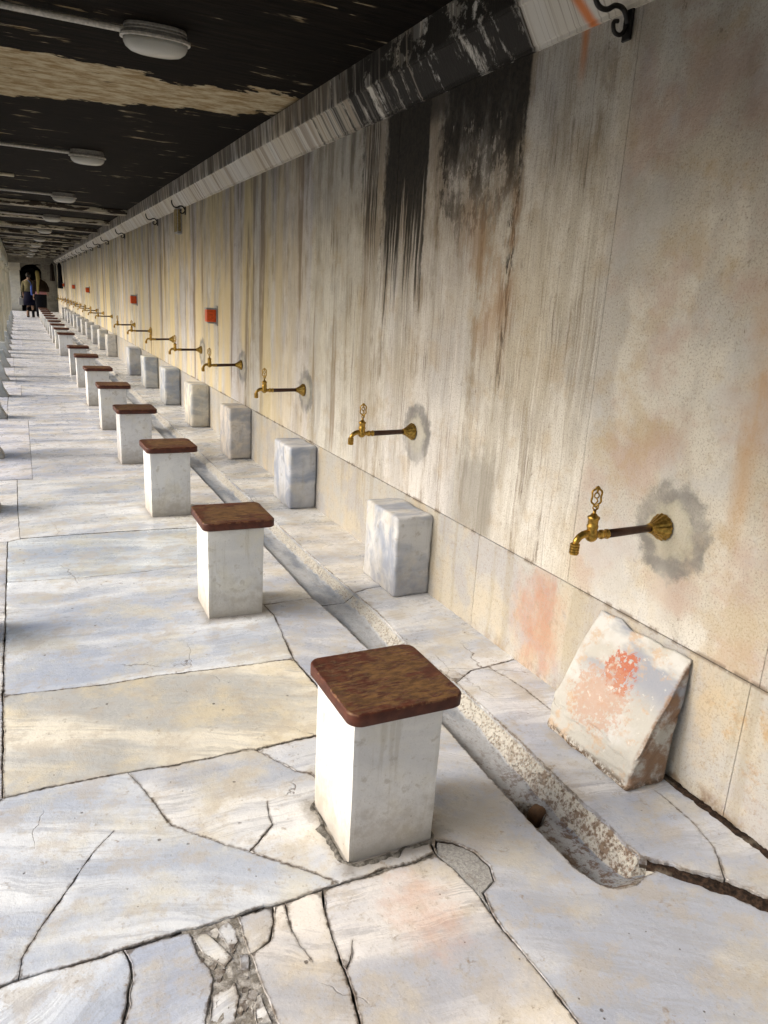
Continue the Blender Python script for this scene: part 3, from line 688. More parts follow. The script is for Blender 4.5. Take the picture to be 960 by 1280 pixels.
# the raised ledge that carries the blocks along the wall
LZ = .02
def ledge(spec, tint): slab(spec, tint, z=LZ, thick=.04, name='ledge_slab')
ledge(['K2', 'K2s', '-K2s', 'K2b', (1.873, .83), '-D0b', 'N0', '-N0', '-D0', '-R0'], (.90, .92, .97))
ledge(['K1', (1.873, 2.384, 2), '-K2b', '-K2', '-R1'], (.93, .94, .96))
ly = [3.34, 4.55, 5.9, 7.2, 8.9, 10.6, 12.4, 14.2, 16.5, 19, 22, 25, 29, 33, 38, 44.2]
for i, (a, b) in enumerate(zip(ly, ly[1:])):
    f = rnd.uniform(.88, 1.0)
    rx = 1.475 if a < 5 else 1.47
    if i == 0: ledge([(1.473, 4.55, 1), (1.873, 4.55, 1), '-K1', (1.478, 3.7, 1)], (.95, .93, .90))
    else: ledge([(rx, a, 1), (rx, b, 1), (1.873, b, 1), (1.873, a, 1)], (f, f, f*.98))
# beds
bm = bmesh.new(); box(bm, -.76, 1.262, 1.0, 44.2, -.2, -.034); obj('floor_bed', bm, M['bed'], floor)
bm = bmesh.new(); box(bm, -.76, 2.0, -5.0, 1.0, -.2, -.034); obj('floor_bed', bm, M['bed'], floor)
bm = bmesh.new(); box(bm, 1.262, 1.9, 1.002, 1.16, -.2, -.034); obj('floor_bed', bm, M['bed'], floor)
bm = bmesh.new(); box(bm, 1.545, 1.99, 1.162, 44.2, -.2, -.016); obj('ledge_bed', bm, M['bed'], floor)
bm = bmesh.new(); bmesh.ops.create_grid(bm, x_segments=18, y_segments=60, size=.5)
for v in bm.verts:
    v.co = Vector((.325 + v.co.x*.145, 1.32 + v.co.y*.34, 0)); v.co.z = -.0065 + noise.noise(v.co*60)*.004 + noise.noise(v.co*20)*.003
obj('crumbled_mortar', bm, M['crumb'], floor, smooth=True)
# mortar squeezed along the open joint J0
def ribbon(name, pts, wid, z, mat, parent, amp=.003, kind=None, lab=None, cat=None, n=5, hump=.0):
    bm = bmesh.new(); rows_ = []
    P = [Vector((p[0], p[1], 0)) for p in pts]; D = []
    for a, b in zip(P, P[1:]):
        k = max(1, int((b-a).length/.008)); D += [a + (b-a)*(i/k) for i in range(k)]
    D.append(P[-1])
    for i, p in enumerate(D):
        t = (D[min(i+1, len(D)-1)] - D[max(i-1, 0)]).normalized(); s = Vector((-t.y, t.x, 0))
        f = i/(len(D)-1); w0 = wid(f) if callable(wid) else wid
        r = []
        for k in range(n+1):
            u = k/n*2-1; wl_ = w0*(1+.5*noise.noise(p*30+Vector((0, 0, 4*(u > 0)))))
            q = p + s*u*wl_; zz = z + hump*(1-u*u) + noise.noise(q*90)*amp + noise.noise(q*35)*amp - (abs(u) > .99)*.012
            r.append(bm.verts.new((q.x, q.y, zz)))
        rows_.append(r)
    for a, b in zip(rows_, rows_[1:]):
        for k in range(n): bm.faces.new((a[k], a[k+1], b[k+1], b[k]))
    bmesh.ops.recalc_face_normals(bm, faces=bm.faces[:])
    o = obj(name, bm, M[mat], parent, smooth=True)
    return tag(o, lab, cat, kind=kind)
j0 = [(p[0], p[1]) for p in LINES['J0c'] + LINES['J0d'] + LINES['J0d2'] + LINES['J0d3']]
ribbon('joint_mortar', j0, lambda f: .010, -.009, 'mortar', floor, .004)
j0 = [(p[0], p[1]) for p in LINES['J0e'] + LINES['J0f']]
ribbon('joint_mortar', j0, lambda f: .009, -.006, 'mortar', floor, .004)
j0 = [(p[0], p[1]) for p in LINES['CF'][:6]]
ribbon('joint_mortar', j0, lambda f: .010, -.008, 'mortar', floor, .004)
# a rim of crumbly mortar round the foot of the first two stools
# dirt
dp = [(1.505, 1.222), (1.555, 1.172), (1.60, 1.118), (1.665, 1.045), (1.74, .93), (1.86, .80)]
ribbon('dirt', dp, lambda f: .014 + .036*f, .004, 'dirt', None, .006, 'stuff', 'dark brown dirt packed in the open joint past the gutter end', 'dirt', 8, .006)
ribbon('dirt', [(1.848, 1.50), (1.852, 1.3), (1.855, 1.1), (1.856, .85)], lambda f: .022, .018, 'dirt', None, .006, 'stuff', 'dark brown dirt lying along the foot of the wall at right', 'dirt', 6, .008)

# ------------------------------------------------------------------ gutter
gut = tag(empty('gutter'), kind='structure')
E1 = [(p[0], p[1]) for p in LINES['E1']]; R0 = [(p[0], p[1]) for p in LINES['R1'] + LINES['R0']]
def interp(tab, y):
    tab = sorted(tab, key=lambda p: p[1])
    if y <= tab[0][1]: return tab[0][0]
    for a, b in zip(tab, tab[1:]):
        if a[1] <= y <= b[1]: return a[0] + (b[0]-a[0])*(y-a[1])/max(1e-6, b[1]-a[1])
    return tab[-1][0]
EL = [p for p in E1 if p[1] > 1.19 and p[0] < 1.37] + [(1.275, 4.5), (1.275, 60)]
ER = R0 + [(1.478, 3.7), (1.473, 4.55), (1.47, 60)]
def gutter_piece(y0, y1, dy, end=False):
    bm = bmesh.new(); n = 26; rows_ = []
    N = max(2, int((y1-y0)/dy))
    for i in range(N+1):
        y = y0 + (y1-y0)*i/N
        xl = interp(EL, y) - .02; xr = interp(ER, y) + .004 + (.045 if y < 1.24 else 0)
        near = max(0, min(1, (2.6-y)/1.2)); dep = .028 + .014*max(0, min(1, (3.2-y)/1.2)) + .030*max(0, min(1, (2.0-y)/.35)); sw = (.060 - .025*near)*(1 + .35*noise.noise(Vector((y*9, 1, 2))))
        r = []
        for k in range(n+1):
            u = k/n; x = xl + (xr-xl)*u
            d_r = xr - x
            zb = -dep + .006*max(0, 1-(x-xl)/.04)
            if d_r < sw: z = zb + (zb*-1 + LZ - .004) * (1 - d_r/sw)**(1.1 if near < .5 else .8)
            else: z = zb
            if end and y < 1.34:
                e = (1.34-y)/.165; z = max(z, -dep + dep*.90*max(0, e)**2.2)
            q = Vector((x, y, z))
            slope = 1.0 if d_r < sw+.01 else .35
            z = min(z, -.007) if y < 1.245 else z
            z += (noise.noise(q*38)*.004 + noise.noise(q*95)*.0035) * slope * (1 if y < 12 else .4)
            hd = math.hypot((x-1.375)/.055, (y-1.60)/.062)
            if hd < 1 and y < 2: z -= .07*(1-hd**3)
            r.append(bm.verts.new((x, y, min(z, LZ-.003))))
        rows_.append(r)
    for a, b in zip(rows_, rows_[1:]):
        for k in range(n): bm.faces.new((a[k], a[k+1], b[k+1], b[k]))
    bmesh.ops.recalc_face_normals(bm, faces=bm.faces[:])
    return obj('gutter_stone', bm, M['gutter'], gut, smooth=True)
gutter_piece(1.165, 3.295, .0075, True)
gutter_piece(3.300, 5.2, .012)
for a, b in ((5.205, 7.0), (7.005, 9.4), (9.405, 12.5), (12.505, 17), (17.005, 24), (24.005, 32), (32.005, 44.2)):
    gutter_piece(a, b, .03 if a < 9 else .1)
bm = bmesh.new(); rough_block(bm, 1.385, 1.445, 1.575, 1.63, -.13, -.058, .018, .006, 3, .012)
tag(obj('drain_stone', bm, M['rust'], None, smooth=True), 'small brown stone lodged in the broken gutter hole', 'stone')

# ------------------------------------------------------------------ wall
XW = 1.866
wall = tag(empty('marble_wall', (XW, 0, 0)), 'long streaked marble wall behind the row of taps', 'wall')
ROOT = Matrix.Translation((-XW, 0, 0))
def wpart(name, bm, mat, tint=1.0, parent=None, smooth=False):
    bmesh.ops.transform(bm, matrix=ROOT, verts=bm.verts[:])
    o = obj(name, bm, M[mat], parent or wall, smooth=smooth)
    tint = tint if isinstance(tint, tuple) else (tint,)*3
    o.color = (tint[0], tint[1], tint[2], 1); return o
bm = bmesh.new(); box(bm, XW+.006, XW+.30, -5.0, 44.4, -.2, 2.745); wpart('wall_core', bm, 'bed')
def panel(y0, y1, z0, z1, lean=0., gap=.0007, x=XW, tint=1.0):
    bm = bmesh.new(); t = .0055
    a, b = y0+gap, y1-gap
    vs = [(x+t, a, z0), (x+t, b, z0), (x+t, b+lean, z1), (x+t, a+lean, z1), (x, a, z0), (x, b, z0), (x, b+lean, z1), (x, a+lean, z1)]
    V = [bm.verts.new(v) for v in vs]
    fs = [bm.faces.new([V[i] for i in f]) for f in ((4, 5, 6, 7), (0, 4, 7, 3), (1, 2, 6, 5), (0, 1, 5, 4), (3, 7, 6, 2), (0, 3, 2, 1))]
    bmesh.ops.recalc_face_normals(bm, faces=bm.faces[:])
    bmesh.ops.bevel(bm, geom=list(fs[0].edges), offset=.0013, segments=1, affect='EDGES')
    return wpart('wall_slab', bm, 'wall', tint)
wy = [-5.0, -4.1, -3.2, -2.3, -1.4, -.55, .3, 1.245, 2.115, 3.02, 3.845, 4.27, 5.15, 6.05, 6.9, 7.75, 8.7, 9.6, 10.45]
while wy[-1] < 44: wy.append(wy[-1] + rnd.uniform(.8, 1.0))
wy[-1] = 44.2
for i, (a, b) in enumerate(zip(wy, wy[1:])):
    f = rnd.uniform(.93, 1.03); w_ = rnd.uniform(-.03, .03)
    if a > 5: f = rnd.uniform(.82, 1.08); w_ = rnd.uniform(-.07, .05)
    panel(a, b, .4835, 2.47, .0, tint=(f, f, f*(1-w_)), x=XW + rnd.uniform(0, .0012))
dy_ = [-5.0, -3.7, -2.4, -1.0, .35, 1.27, 2.75, 4.10, 5.3, 6.6, 8.0, 9.4, 10.9, 12.3]
while dy_[-1] < 44: dy_.append(dy_[-1] + rnd.uniform(1.1, 1.6))
dy_[-1] = 44.2
for a, b in zip(dy_, dy_[1:]):
    f = rnd.uniform(.94, 1.05); panel(a, b, .0, .4815, x=XW-.0015, tint=(f, f, f*.98))
# cornice blocks
cprof = [(XW+.02, 2.460), (XW-.014, 2.460), (XW-.016, 2.472), (XW-.024, 2.476), (XW-.062, 2.532), (XW-.100, 2.590), (XW-.108, 2.592), (XW-.112, 2.604), (XW-.122, 2.742), (XW+.02, 2.742)]
cy = [-5.0, -4.1, -3.2, -2.3, -1.4, -.6, .2, 1.0, 1.85, 2.675, 3.42, 4.1, 4.95]
while cy[-1] < 43.5: cy.append(cy[-1] + rnd.uniform(.75, 1.05))
cy[-1] = 44.2
for a, b in zip(cy, cy[1:]):
    bm = bmesh.new(); dx = rnd.uniform(-.003, .003)
    extrude_profile(bm, [(x+dx, z) for x, z in cprof], a+.0015, b-.0015)
    f = rnd.uniform(.88, 1.08); wpart('cornice_block', bm, 'cornice', f)

# ------------------------------------------------------------------ ceiling
CZ = 2.742
ceil = tag(empty('ceiling', (0, 0, 0)), kind='structure')
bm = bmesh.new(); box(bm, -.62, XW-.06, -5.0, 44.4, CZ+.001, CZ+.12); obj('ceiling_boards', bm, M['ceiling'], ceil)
bm = bmesh.new(); box(bm, -.62, XW+.32, -5.0, 44.4, CZ+.122, CZ+.25); obj('roof_slab', bm, M['bed'], ceil)
by = [13.9, 16.5, 19.2, 22.0, 24.8, 27.6, 30.4, 33.2, 36, 38.8, 41.6]
for y in by:
    bm = bmesh.new(); box(bm, -.34, XW-.125, y, y+.30, CZ-.075, CZ+.0, .008)
    obj('ceiling_beam', bm, M['beam'], ceil)
for y in (10.7,):
    bm = bmesh.new(); box(bm, -.34, .05, y, y+.1, CZ-.03, CZ+.0, .006); obj('ceiling_beam', bm, M['beam'], ceil)

# lamps
def make_lamp():
    root = empty('bulkhead_lamp'); a, b = .160, .075
    def ring(bm, spec, n=32):
        R = []
        for s, z in spec:
            R.append([bm.verts.new((math.copysign(abs(math.cos(t))**.8, math.cos(t))*(a*s), math.copysign(abs(math.sin(t))**.8, math.sin(t))*(b*s if s > .5 else b*s), z)) for t in [2*math.pi*k/n for k in range(n)]])
        for p, q in zip(R, R[1:]):
            for k in range(n): bm.faces.new((p[k], p[(k+1) % n], q[(k+1) % n], q[k]))
        bm.faces.new(R[0][::-1]); bm.faces.new(R[-1]); bmesh.ops.recalc_face_normals(bm, faces=bm.faces[:])
    bm = bmesh.new(); ring(bm, [(.92, 0), (.95, -.012), (.91, -.015), (.96, -.026), (.92, -.029), (.98, -.040), (1.0, -.046)])
    obj('housing', bm, M['grey_plastic'], root, smooth=False)
    bm = bmesh.new(); ring(bm, [(1.0, -.0465), (1.06, -.049), (1.06, -.060), (.98, -.063)]); obj('rim', bm, M['white_pipe'], root)
    bm = bmesh.new(); ring(bm, [(.975, -.0635), (.96, -.080), (.90, -.098), (.76, -.114), (.55, -.122), (.25, -.125)])
    obj('glass_cover', bm, M['glass'], root, smooth=True)
    return root
lamp0 = make_lamp()
LY = [4.28, 8.30, 12.30, 16.35, 20.4, 24.6, 28.7, 32.8, 36.9, 41]
names = ['nearest', 'second', 'third', 'fourth', 'fifth', 'sixth', 'seventh', 'eighth', 'ninth', 'farthest']
for i, y in enumerate(LY):
    l = lamp0 if i == 0 else copy_tree(lamp0)
    l.location = (.70 - .01*i, y, CZ - (.078 if any(b <= y <= b+.3 for b in by) else .0)); l.rotation_euler = (0, 0, math.radians(-2))
    tag(l, '%s oval grey bulkhead lamp on the sooty ceiling, counting from the camera' % names[i], 'lamp', 'unlit bulkhead lamps along the ceiling')
    bm = bmesh.new(); x1 = .70 - .01*i - .165
    tube(bm, [(-.36, 0, 0), (x1-.02, 0, 0), (x1+.03, 0, 0)], .0155, 10)
    o = obj('conduit', bm, M['white_pipe'], None, (0, y, CZ-.034-(.078 if any(b <= y <= b+.3 for b in by) else .0)))
    tag(o, 'white conduit pipe running left from the %s ceiling lamp' % names[i], 'pipe', 'conduit pipes feeding the ceiling lamps')

# ------------------------------------------------------------------ stools
def make_stool():
    root = empty('marble_stool')
    bm = bmesh.new()
    rough_block(bm, -.1325, .1325, -.1385, .1385, -.02, .444, .005, .0006, 1, .014, lambda p: Vector((p.x*(1+.05*(p.z-.2)), p.y*(1+.05*(p.z-.2)), p.z)))
    obj('pedestal', bm, M['stool'], root)
    bm = bmesh.new(); n = 8; R = .036; hx, hy = .170, .168; ring = []
    for cx, cy, a0 in ((hx-R, hy-R, 0), (-hx+R, hy-R, 90), (-hx+R, -hy+R, 180), (hx-R, -hy+R, 270)):
        for k in range(n+1):
            a = math.radians(a0 + 90*k/n); ring.append((cx + R*math.cos(a), cy + R*math.sin(a)))
    lay = [(-.003, 0.), (0., .003), (0., .033), (-.0015, .0365), (-.005, .038)]
    V = []
    for d, z in lay:
        V.append([bm.verts.new((x*(1+d/hx) + .0008*noise.noise(Vector((x*30, y*30, z*40))), y*(1+d/hy), z)) for x, y in ring])
    for p, q in zip(V, V[1:]):
        for k in range(len(ring)): bm.faces.new((p[k], p[(k+1) % len(ring)], q[(k+1) % len(ring)], q[k]))
    bm.faces.new(V[0][::-1]); bm.faces.new(V[-1])
    l = obj('seat_lid', bm, M['lid'], root, (0.012, -.003, .4455))
    for p in l.data.polygons: p.use_smooth = len(p.vertices) == 4
    return root
SY = [1.54, 3.255, 5.02, 6.71, 8.43, 10.22, 12.12, 13.85, 17.55, 19.5, 21.4, 23.3, 25.2, 27.1, 29.0, 30.8, 32.6, 34.4]
stool0 = make_stool()
slabels = {0: 'nearest white marble stool with badly worn brown lid, cracked mortar round its foot',
 1: 'second nearest white marble stool with brown lid, beside the joint in the blue veined slab',
 2: 'third nearest marble stool with brown lid, left of the blue-grey block'}
ordn = ['first', 'second', 'third', 'fourth', 'fifth', 'sixth', 'seventh', 'eighth', 'ninth', 'tenth', 'eleventh', 'twelfth', 'thirteenth', 'fourteenth', 'fifteenth', 'sixteenth', 'seventeenth', 'eighteenth', 'nineteenth', 'twentieth', 'twenty-first']
srot = [0, -1.0, 1.5, .5, -.5, 1, -1, .5]
for i, y in enumerate(SY):
    s = stool0 if i == 0 else copy_tree(stool0)
    s.location = (.8475, y + .1385, 0); s.rotation_euler = (0, 0, math.radians(srot[i] if i < 8 else rnd.uniform(-1, 1)))
    lab = slabels.get(i) or ('%s white marble stool with brown lid in the row, counting from the camera' % ordn[i])
    if i == len(SY)-1: lab = 'farthest white marble stool with brown lid, next to the people'
    tag(s, lab, 'stool', 'lidded marble stools in a row before the gutter')
    f = rnd.uniform(.94, 1.03)
    for ch in s.children:
        ch.color = (f, f, f*rnd.uniform(.95, 1.0), 1)

# mortar and gap round stool feet
def collar(y, amp, parent=None):
    bm = bmesh.new(); cx, cy = .8475, y+.1385; n = 120; V = []
    def rr(a, d):
        c, s = math.cos(a), math.sin(a); k = min(.1325/max(1e-6, abs(c)), .1385/max(1e-6, abs(s))) ; return k
    for d, z in ((-.012, -.004), (.004, -.003), (.010, .0035), (.018, .004), (.030, -.006)):
        r = []
        for k in range(n):
            a = 2*math.pi*k/n; q = Vector((math.cos(a), math.sin(a), 0))
            ext = rr(a, d) + d*(1 + amp*1.3*noise.noise(q*3 + Vector((y, 0, 0)))+ .4*noise.noise(q*9)) - (.0 if d < .005 else .003)
            ext = min(ext, .185 + .4*d)
            p = Vector((cx, cy, 0)) + q*ext
            r.append(bm.verts.new((p.x, p.y, z + noise.noise(p*80)*.003)))
        V.append(r)
    for p, q in zip(V, V[1:]):
        for k in range(n): bm.faces.new((p[k], p[(k+1) % n], q[(k+1) % n], q[k]))
    bmesh.ops.recalc_face_normals(bm, faces=bm.faces[:])
    return obj('mortar_collar', bm, M['mortar'], floor, smooth=True)
collar(1.54, 1.0)

# ------------------------------------------------------------------ blocks against the wall
def make_block(seed, x0, w, d, h, r=.014, amp=.0022):
    bm = bmesh.new(); rough_block(bm, -w/2, w/2, -d/2, d/2, 0, h, r, amp, seed, .014 if seed < 4 else .03)
    return obj('marble_block', bm, M['block'], None, (x0, 0, LZ), smooth=True)
BY = [(3.18, .385, .432, (.90, .92, .97), 'second nearest'), (4.90, .38, .455, (.88, .92, 1.02), 'third nearest'), (6.63, .38, .47, (1.08, 1.02, .97), ''), (8.36, .40, .475, (1.08, 1.04, .95), ''),
      (10.08, .42, .48, (.88, .92, .97), ''), (11.87, .42, .475, (.95, .98, 1.0), ''), (13.66, .42, .47, (.88, .90, .95), ''), (17.35, .42, .47, (1.05, 1.02, .98), ''), (19.2, .42, .47, (.98, .97, .94), '')]
for k in range(9): BY.append((21.05+1.86*k, .42, .47, (rnd.uniform(.88, 1.03),)*3, ''))
blab = ['grey marble block with a diagonal brown vein, beside the second tap from the front',
        'blue-grey marble block with dark side, below the third tap from the front',
        'cream marble block with rounded top edges and a pinkish top, below the fourth tap',
        'pale cream marble block standing left of the one with the pinkish top']
for i, (y, d, h, tint, _) in enumerate(BY):
    xw = .205 if i else .208
    r = make_block(i+1, XW-.004-xw/2, xw, d, h, .010 if i == 0 else .018 if i < 3 else .014)
    r.location.y = y + d/2
    lab = blab[i] if i < 4 else 'marble block against the wall, %s in line from the camera after the broken one' % ordn[i]
    tag(r, lab, 'block', 'marble blocks standing along the wall')
    r.color = (tint[0], tint[1], tint[2], 1)
# ------------------------------------------------------------------ the broken slab leaning on the wall
def m_broken():
    t = NT('weathered_white_marble'); x, y, z = t.xyz(t.P); q = t.vec(y, z, x)
    f = t.noise(q, 13, 6, .7); k = t.noise(q, 5, 5, .65); g = t.noise(q, 60, 4, .65); b = t.noise(t.scale(q, (3, 9, 3), rot=(.0, 0, -.6)), 1, 4)
    c = t.mix(t.step(k, .4, .6), (.43, .42, .39), (.53, .535, .53))
    c = t.mix(t.mul(t.step(b, .48, .6), t.step(z, .24, .34)), c, (.27, .29, .34))
    c = t.mix(t.mul(t.step(f, .52, .64), .7), c, (.46, .33, .22))
    dy = t.sub(y, 1.69); dz = t.sub(z, .335)
    d = t.add(t.add(t.mul(t.mul(dy, dy), 150), t.mul(t.mul(dz, dz), 170)), t.mul(t.sub(f, .5), 6.5))
    d = t.mx(d, t.mul(t.step(g, .50, .58), .8))
    c = t.mix(t.step(d, .85, .3, 0, .92), c, (.40, .105, .045))
    dy = t.sub(y, 1.72); dz = t.sub(z, .22)
    d = t.add(t.add(t.mul(t.mul(dy, dy), 40), t.mul(t.mul(dz, dz), 50)), t.mul(t.sub(g, .5), 3.0))
    c = t.mix(t.step(d, .75, .2, 0, .6), c, (.42, .24, .16))
    c = t.mix(t.mul(t.step(t.noise(q, 24, 6, .75), .60, .68), .6), c, (.66, .65, .62))
    side = t.step(y, 1.492, 1.480)
    c = t.mix(t.mul(t.mul(side, t.step(f, .38, .58)), .85), c, (.20, .11, .06))
    c = t.mix(t.mul(t.step(z, .06, .03), t.step(g, .4, .55)), c, (.10, .065, .04))
    return t.done(c, .62, t.bump(t.add(t.mul(f, .9), t.mul(g, .45)), .75, .010), spec=.35)
M['broken'] = m_broken()
QA, QB, QC, QD = (1.662, .02), (1.684, .142), (1.862, .470), (1.822, .02)
def bw(p):
    u = (p.x + .1)/.2; w = (p.z)/.36; u_ = u; 
    X = (QA[0]*(1-u)+QD[0]*u)*(1-w) + (QB[0]*(1-u)+QC[0]*u)*w
    Z = (QA[1]*(1-u)+QD[1]*u)*(1-w) + (QB[1]*(1-u)+QC[1]*u)*w
    yy = p.y + 1.684
    chip = max(0, noise.noise(Vector((yy*9, u*3, w*4)))-.25)*.022*(w > .6)
    chip += .004*max(0, noise.noise(Vector((yy*26, u*8, w*8))))*(w > .5)
    return Vector((X + chip*.8, yy + (.012*(w)*(p.y > 0)), Z - chip))
bm = bmesh.new(); rough_block(bm, -.1, .1, -.209, .209, 0, .36, .010, .0032, 5, .0095, bw)
o = obj('broken_slab', bm, M['broken'], None, smooth=True)
tag(o, 'broken white marble slab with an orange-red stain, tilted against the foot of the wall under the nearest tap', 'slab')

# ------------------------------------------------------------------ taps
def make_tap():
    root = empty('wall_tap')
    bm = bmesh.new(); lathe(bm, [(0, .043), (.006, .045), (.012, .042), (.024, .033), (.040, .023), (.052, .017), (.060, .016)], (0, 0, 0), (-1, 0, 0), 32, .035)
    obj('flange', bm, M['brass'], root)
    bm = bmesh.new(); tube(bm, [(-.055, 0, 0), (-.10, 0, -.001), (-.16, 0, -.003), (-.238, 0, -.005)], [.0132, .0128, .0135, .0138], 12)
    obj('pipe', bm, M['pipe'], root, smooth=True)
    bm = bmesh.new(); lathe(bm, [(0, .013), (.004, .0165), (.008, .0165), (.011, .0135), (.020, .012), (.024, .0155), (.032, .0155), (.036, .011), (.055, .011)], (-.232, 0, -.005), (-1, 0, 0), 12)
    obj('coupling', bm, M['brass'], root)
    bm = bmesh.new()
    lathe(bm, [(0, .004), (.004, .013), (.012, .0195), (.022, .021), (.032, .0185), (.042, .0165), (.048, .0185), (.053, .0185), (.057, .016), (.072, .0165), (.076, .0195), (.082, .0195), (.086, .012), (.092, .008)], (-.300, 0, -.026), (0, 0, 1), 20)
    obj('valve_body', bm, M['brass'], root, smooth=True)
    bm = bmesh.new()
    tube(bm, [(-.300, 0, -.002), (-.318, 0, .002), (-.334, 0, .0), (-.348, 0, -.008), (-.357, 0, -.020), (-.360, 0, -.032)], [.015, .013, .0118, .011, .0105, .0105], 14)
    obj('spout', bm, M['brass'], root, smooth=True)
    bm = bmesh.new(); pr = [(0, .011)]
    for k in range(4): pr += [(.002+k*.0085, .0155), (.0065+k*.0085, .0155), (.0075+k*.0085, .0128), (.009+k*.0085, .0128)]
    lathe(bm, pr + [(.036, .013)], (-.360, 0, -.026), (0, 0, -1), 18)
    obj('nozzle', bm, M['brass'], root)
    bm = bmesh.new()
    tube(bm, [(-.300, 0, .062), (-.300, 0, .076)], .0055, 8)
    R_ = math.radians(-22); cs, sn = math.cos(R_), math.sin(R_)
    def hp(px, pz): return (-.300 + px*cs, px*sn, .074 + pz)
    out = []
    for k in range(28):
        a = 2*math.pi*k/28; rx = .0155*(1+.14*math.cos(6*a)); rz = .030*(1+.08*math.cos(6*a)); out.append(hp(rx*math.sin(a), .046 - rz*math.cos(a)))
    tube(bm, out, .0034, 6, True)
    tube(bm, [hp(.0075*math.sin(2*math.pi*k/12), .050+.0085*math.cos(2*math.pi*k/12)) for k in range(12)], .0024, 6, True)
    tube(bm, [hp(0, .0), hp(.006, .010), hp(-.004, .020), hp(.005, .032), hp(0, .042)], .0028, 6)
    tube(bm, [hp(0, .002), hp(-.008, .010), hp(-.004, .018), hp(.0, .024)], .0024, 6)
    tube(bm, [hp(0, .002), hp(.009, .008), hp(.010, .018), hp(.004, .024)], .0024, 6)
    tube(bm, [hp(0, .058), hp(.001, .068), hp(-.001, .080)], [.003, .0042, .0012], 6)
    obj('handle', bm, M['brass'], root, smooth=True)
    return root
tap0 = make_tap()
tlab = ['nearest brass tap with ornate handle on a brown pipe, ringed by a grey cement patch',
        'second brass tap from the camera, above the veined grey block',
        'third brass tap from the camera, above the blue-grey block',
        'fourth brass tap from the camera, above the block with the pinkish top']
for i, y in enumerate(TAP_Y):
    t_ = tap0 if i == 0 else copy_tree(tap0)
    t_.location = (XW-.002, y, .840 + (.0 if i < 3 else .012)); t_.rotation_euler = (math.radians(0 if i == 0 else rnd.uniform(-5, 5)), math.radians(rnd.uniform(-1, 1)), math.radians(-1 + rnd.uniform(-3, 3)))
    tag(t_, tlab[i] if i < 4 else ('farthest brass tap on the marble wall' if i == len(TAP_Y)-1 else '%s brass tap on the marble wall, counting from the camera' % ordn[i]), 'tap', 'brass taps along the marble wall')

# ------------------------------------------------------------------ iron hooks under the cornice
def spline(pts, n=6):
    P = [Vector(p) for p in pts]; out = []
    for i in range(len(P)-1):
        a = P[max(0, i-1)]; b = P[i]; c = P[i+1]; d = P[min(len(P)-1, i+2)]
        for k in range(n):
            t = k/n; out.append(.5*((2*b) + (c-a)*t + (2*a-5*b+4*c-d)*t*t + (3*b-a-3*c+d)*t**3))
    out.append(P[-1]); return out
def make_hook():
    root = empty('iron_hook')
    bm = bmesh.new(); box(bm, -.010, 0, -.020, .020, -.055, .045, .002); obj('back_plate', bm, M['iron'], root)
    bm = bmesh.new()
    s = spline([(-.005, 0, -.005), (-.03, 0, .030), (-.065, 0, .036), (-.10, 0, .018), (-.135, 0, .022), (-.158, 0, .055), (-.163, 0, .095)])
    tube(bm, s, [.0085]*(len(s)-4) + [.008, .007, .006, .004], 8)
    s = spline([(-.008, 0, -.01), (-.030, 0, -.040), (-.058, 0, -.038), (-.066, 0, -.012), (-.048, 0, -.005)])
    tube(bm, s, .007, 8); obj('hook_arm', bm, M['iron'], root, smooth=True)
    return root
hook0 = make_hook()
HY = [2.17, 9.57, 11.6, 15.35, 18.15, 20.1, 22.1, 24.2, 26.3, 28.4, 30.5, 32.6, 34.7, 37, 40.5, 43.2]
for i, y in enumerate(HY):
    h_ = hook0 if i == 0 else copy_tree(hook0)
    h_.location = (XW-.001, y, 2.425); h_.scale = (1, 1, 1) 
    lab = {0: 'nearest black iron hook under the cornice, at the top right corner', 1: 'black iron hook just right of the ochre plaque below the cornice', 2: 'black iron hook on the cornice just left of the ochre plaque'}.get(i, '%s black iron hook along the cornice, counting from the camera' % ordn[i])
    tag(h_, lab, 'hook', 'black iron hooks below the cornice')

# ochre plaque with its pale frame
pq = tag(empty('wall_plaque', (XW, 9.93, 2.325)), 'small ochre plaque in a pale frame on the wall below the second hook', 'plaque')
bm = bmesh.new(); box(bm, -.052, 0, -.105, .105, -.15, .15, .006); box(bm, -.012, 0, -.12, .12, -.16, .16, .003)
obj('plaque_frame', bm, M['grey_plastic'], pq)
bm = bmesh.new(); box(bm, -.060, -.050, -.085, .085, -.13, .13, .002); obj('face_plate', bm, M['ochre'], pq)
bm = bmesh.new(); box(bm, -.046, -.010, -.1085, -.104, -.125, .125, .001); obj('side_plate', bm, M['ochre'], pq)

# orange dispensers
def make_disp():
    root = empty('soap_dispenser')
    bm = bmesh.new(); box(bm, -.012, 0, -.06, .06, -.10, .10, .002); box(bm, -.115, -.010, -.055, .055, .062, .078, .003); box(bm, -.10, -.010, -.045, .045, -.082, -.070, .003)
    obj('bracket', bm, M['steel'], root)
    bm = bmesh.new(); box(bm, -.112, -.014, -.050, .050, -.066, .060, .008, 2); obj('cup', bm, M['orange'], root)
    return root
disp0 = make_disp()
for i, (y, z) in enumerate(((8.02, 1.265), (14.0, 1.30), (23.8, 1.36), (30.0, 1.41), (36.8, 1.44))):
    d_ = disp0 if i == 0 else copy_tree(disp0); d_.location = (XW, y, z)
    tag(d_, ['nearest and largest orange dispenser on the wall', 'second nearest orange dispenser on the wall', 'third orange dispenser on the wall', 'fourth orange dispenser on the wall', 'farthest tiny orange dispenser on the wall'][i], 'dispenser', 'orange dispensers on the wall')

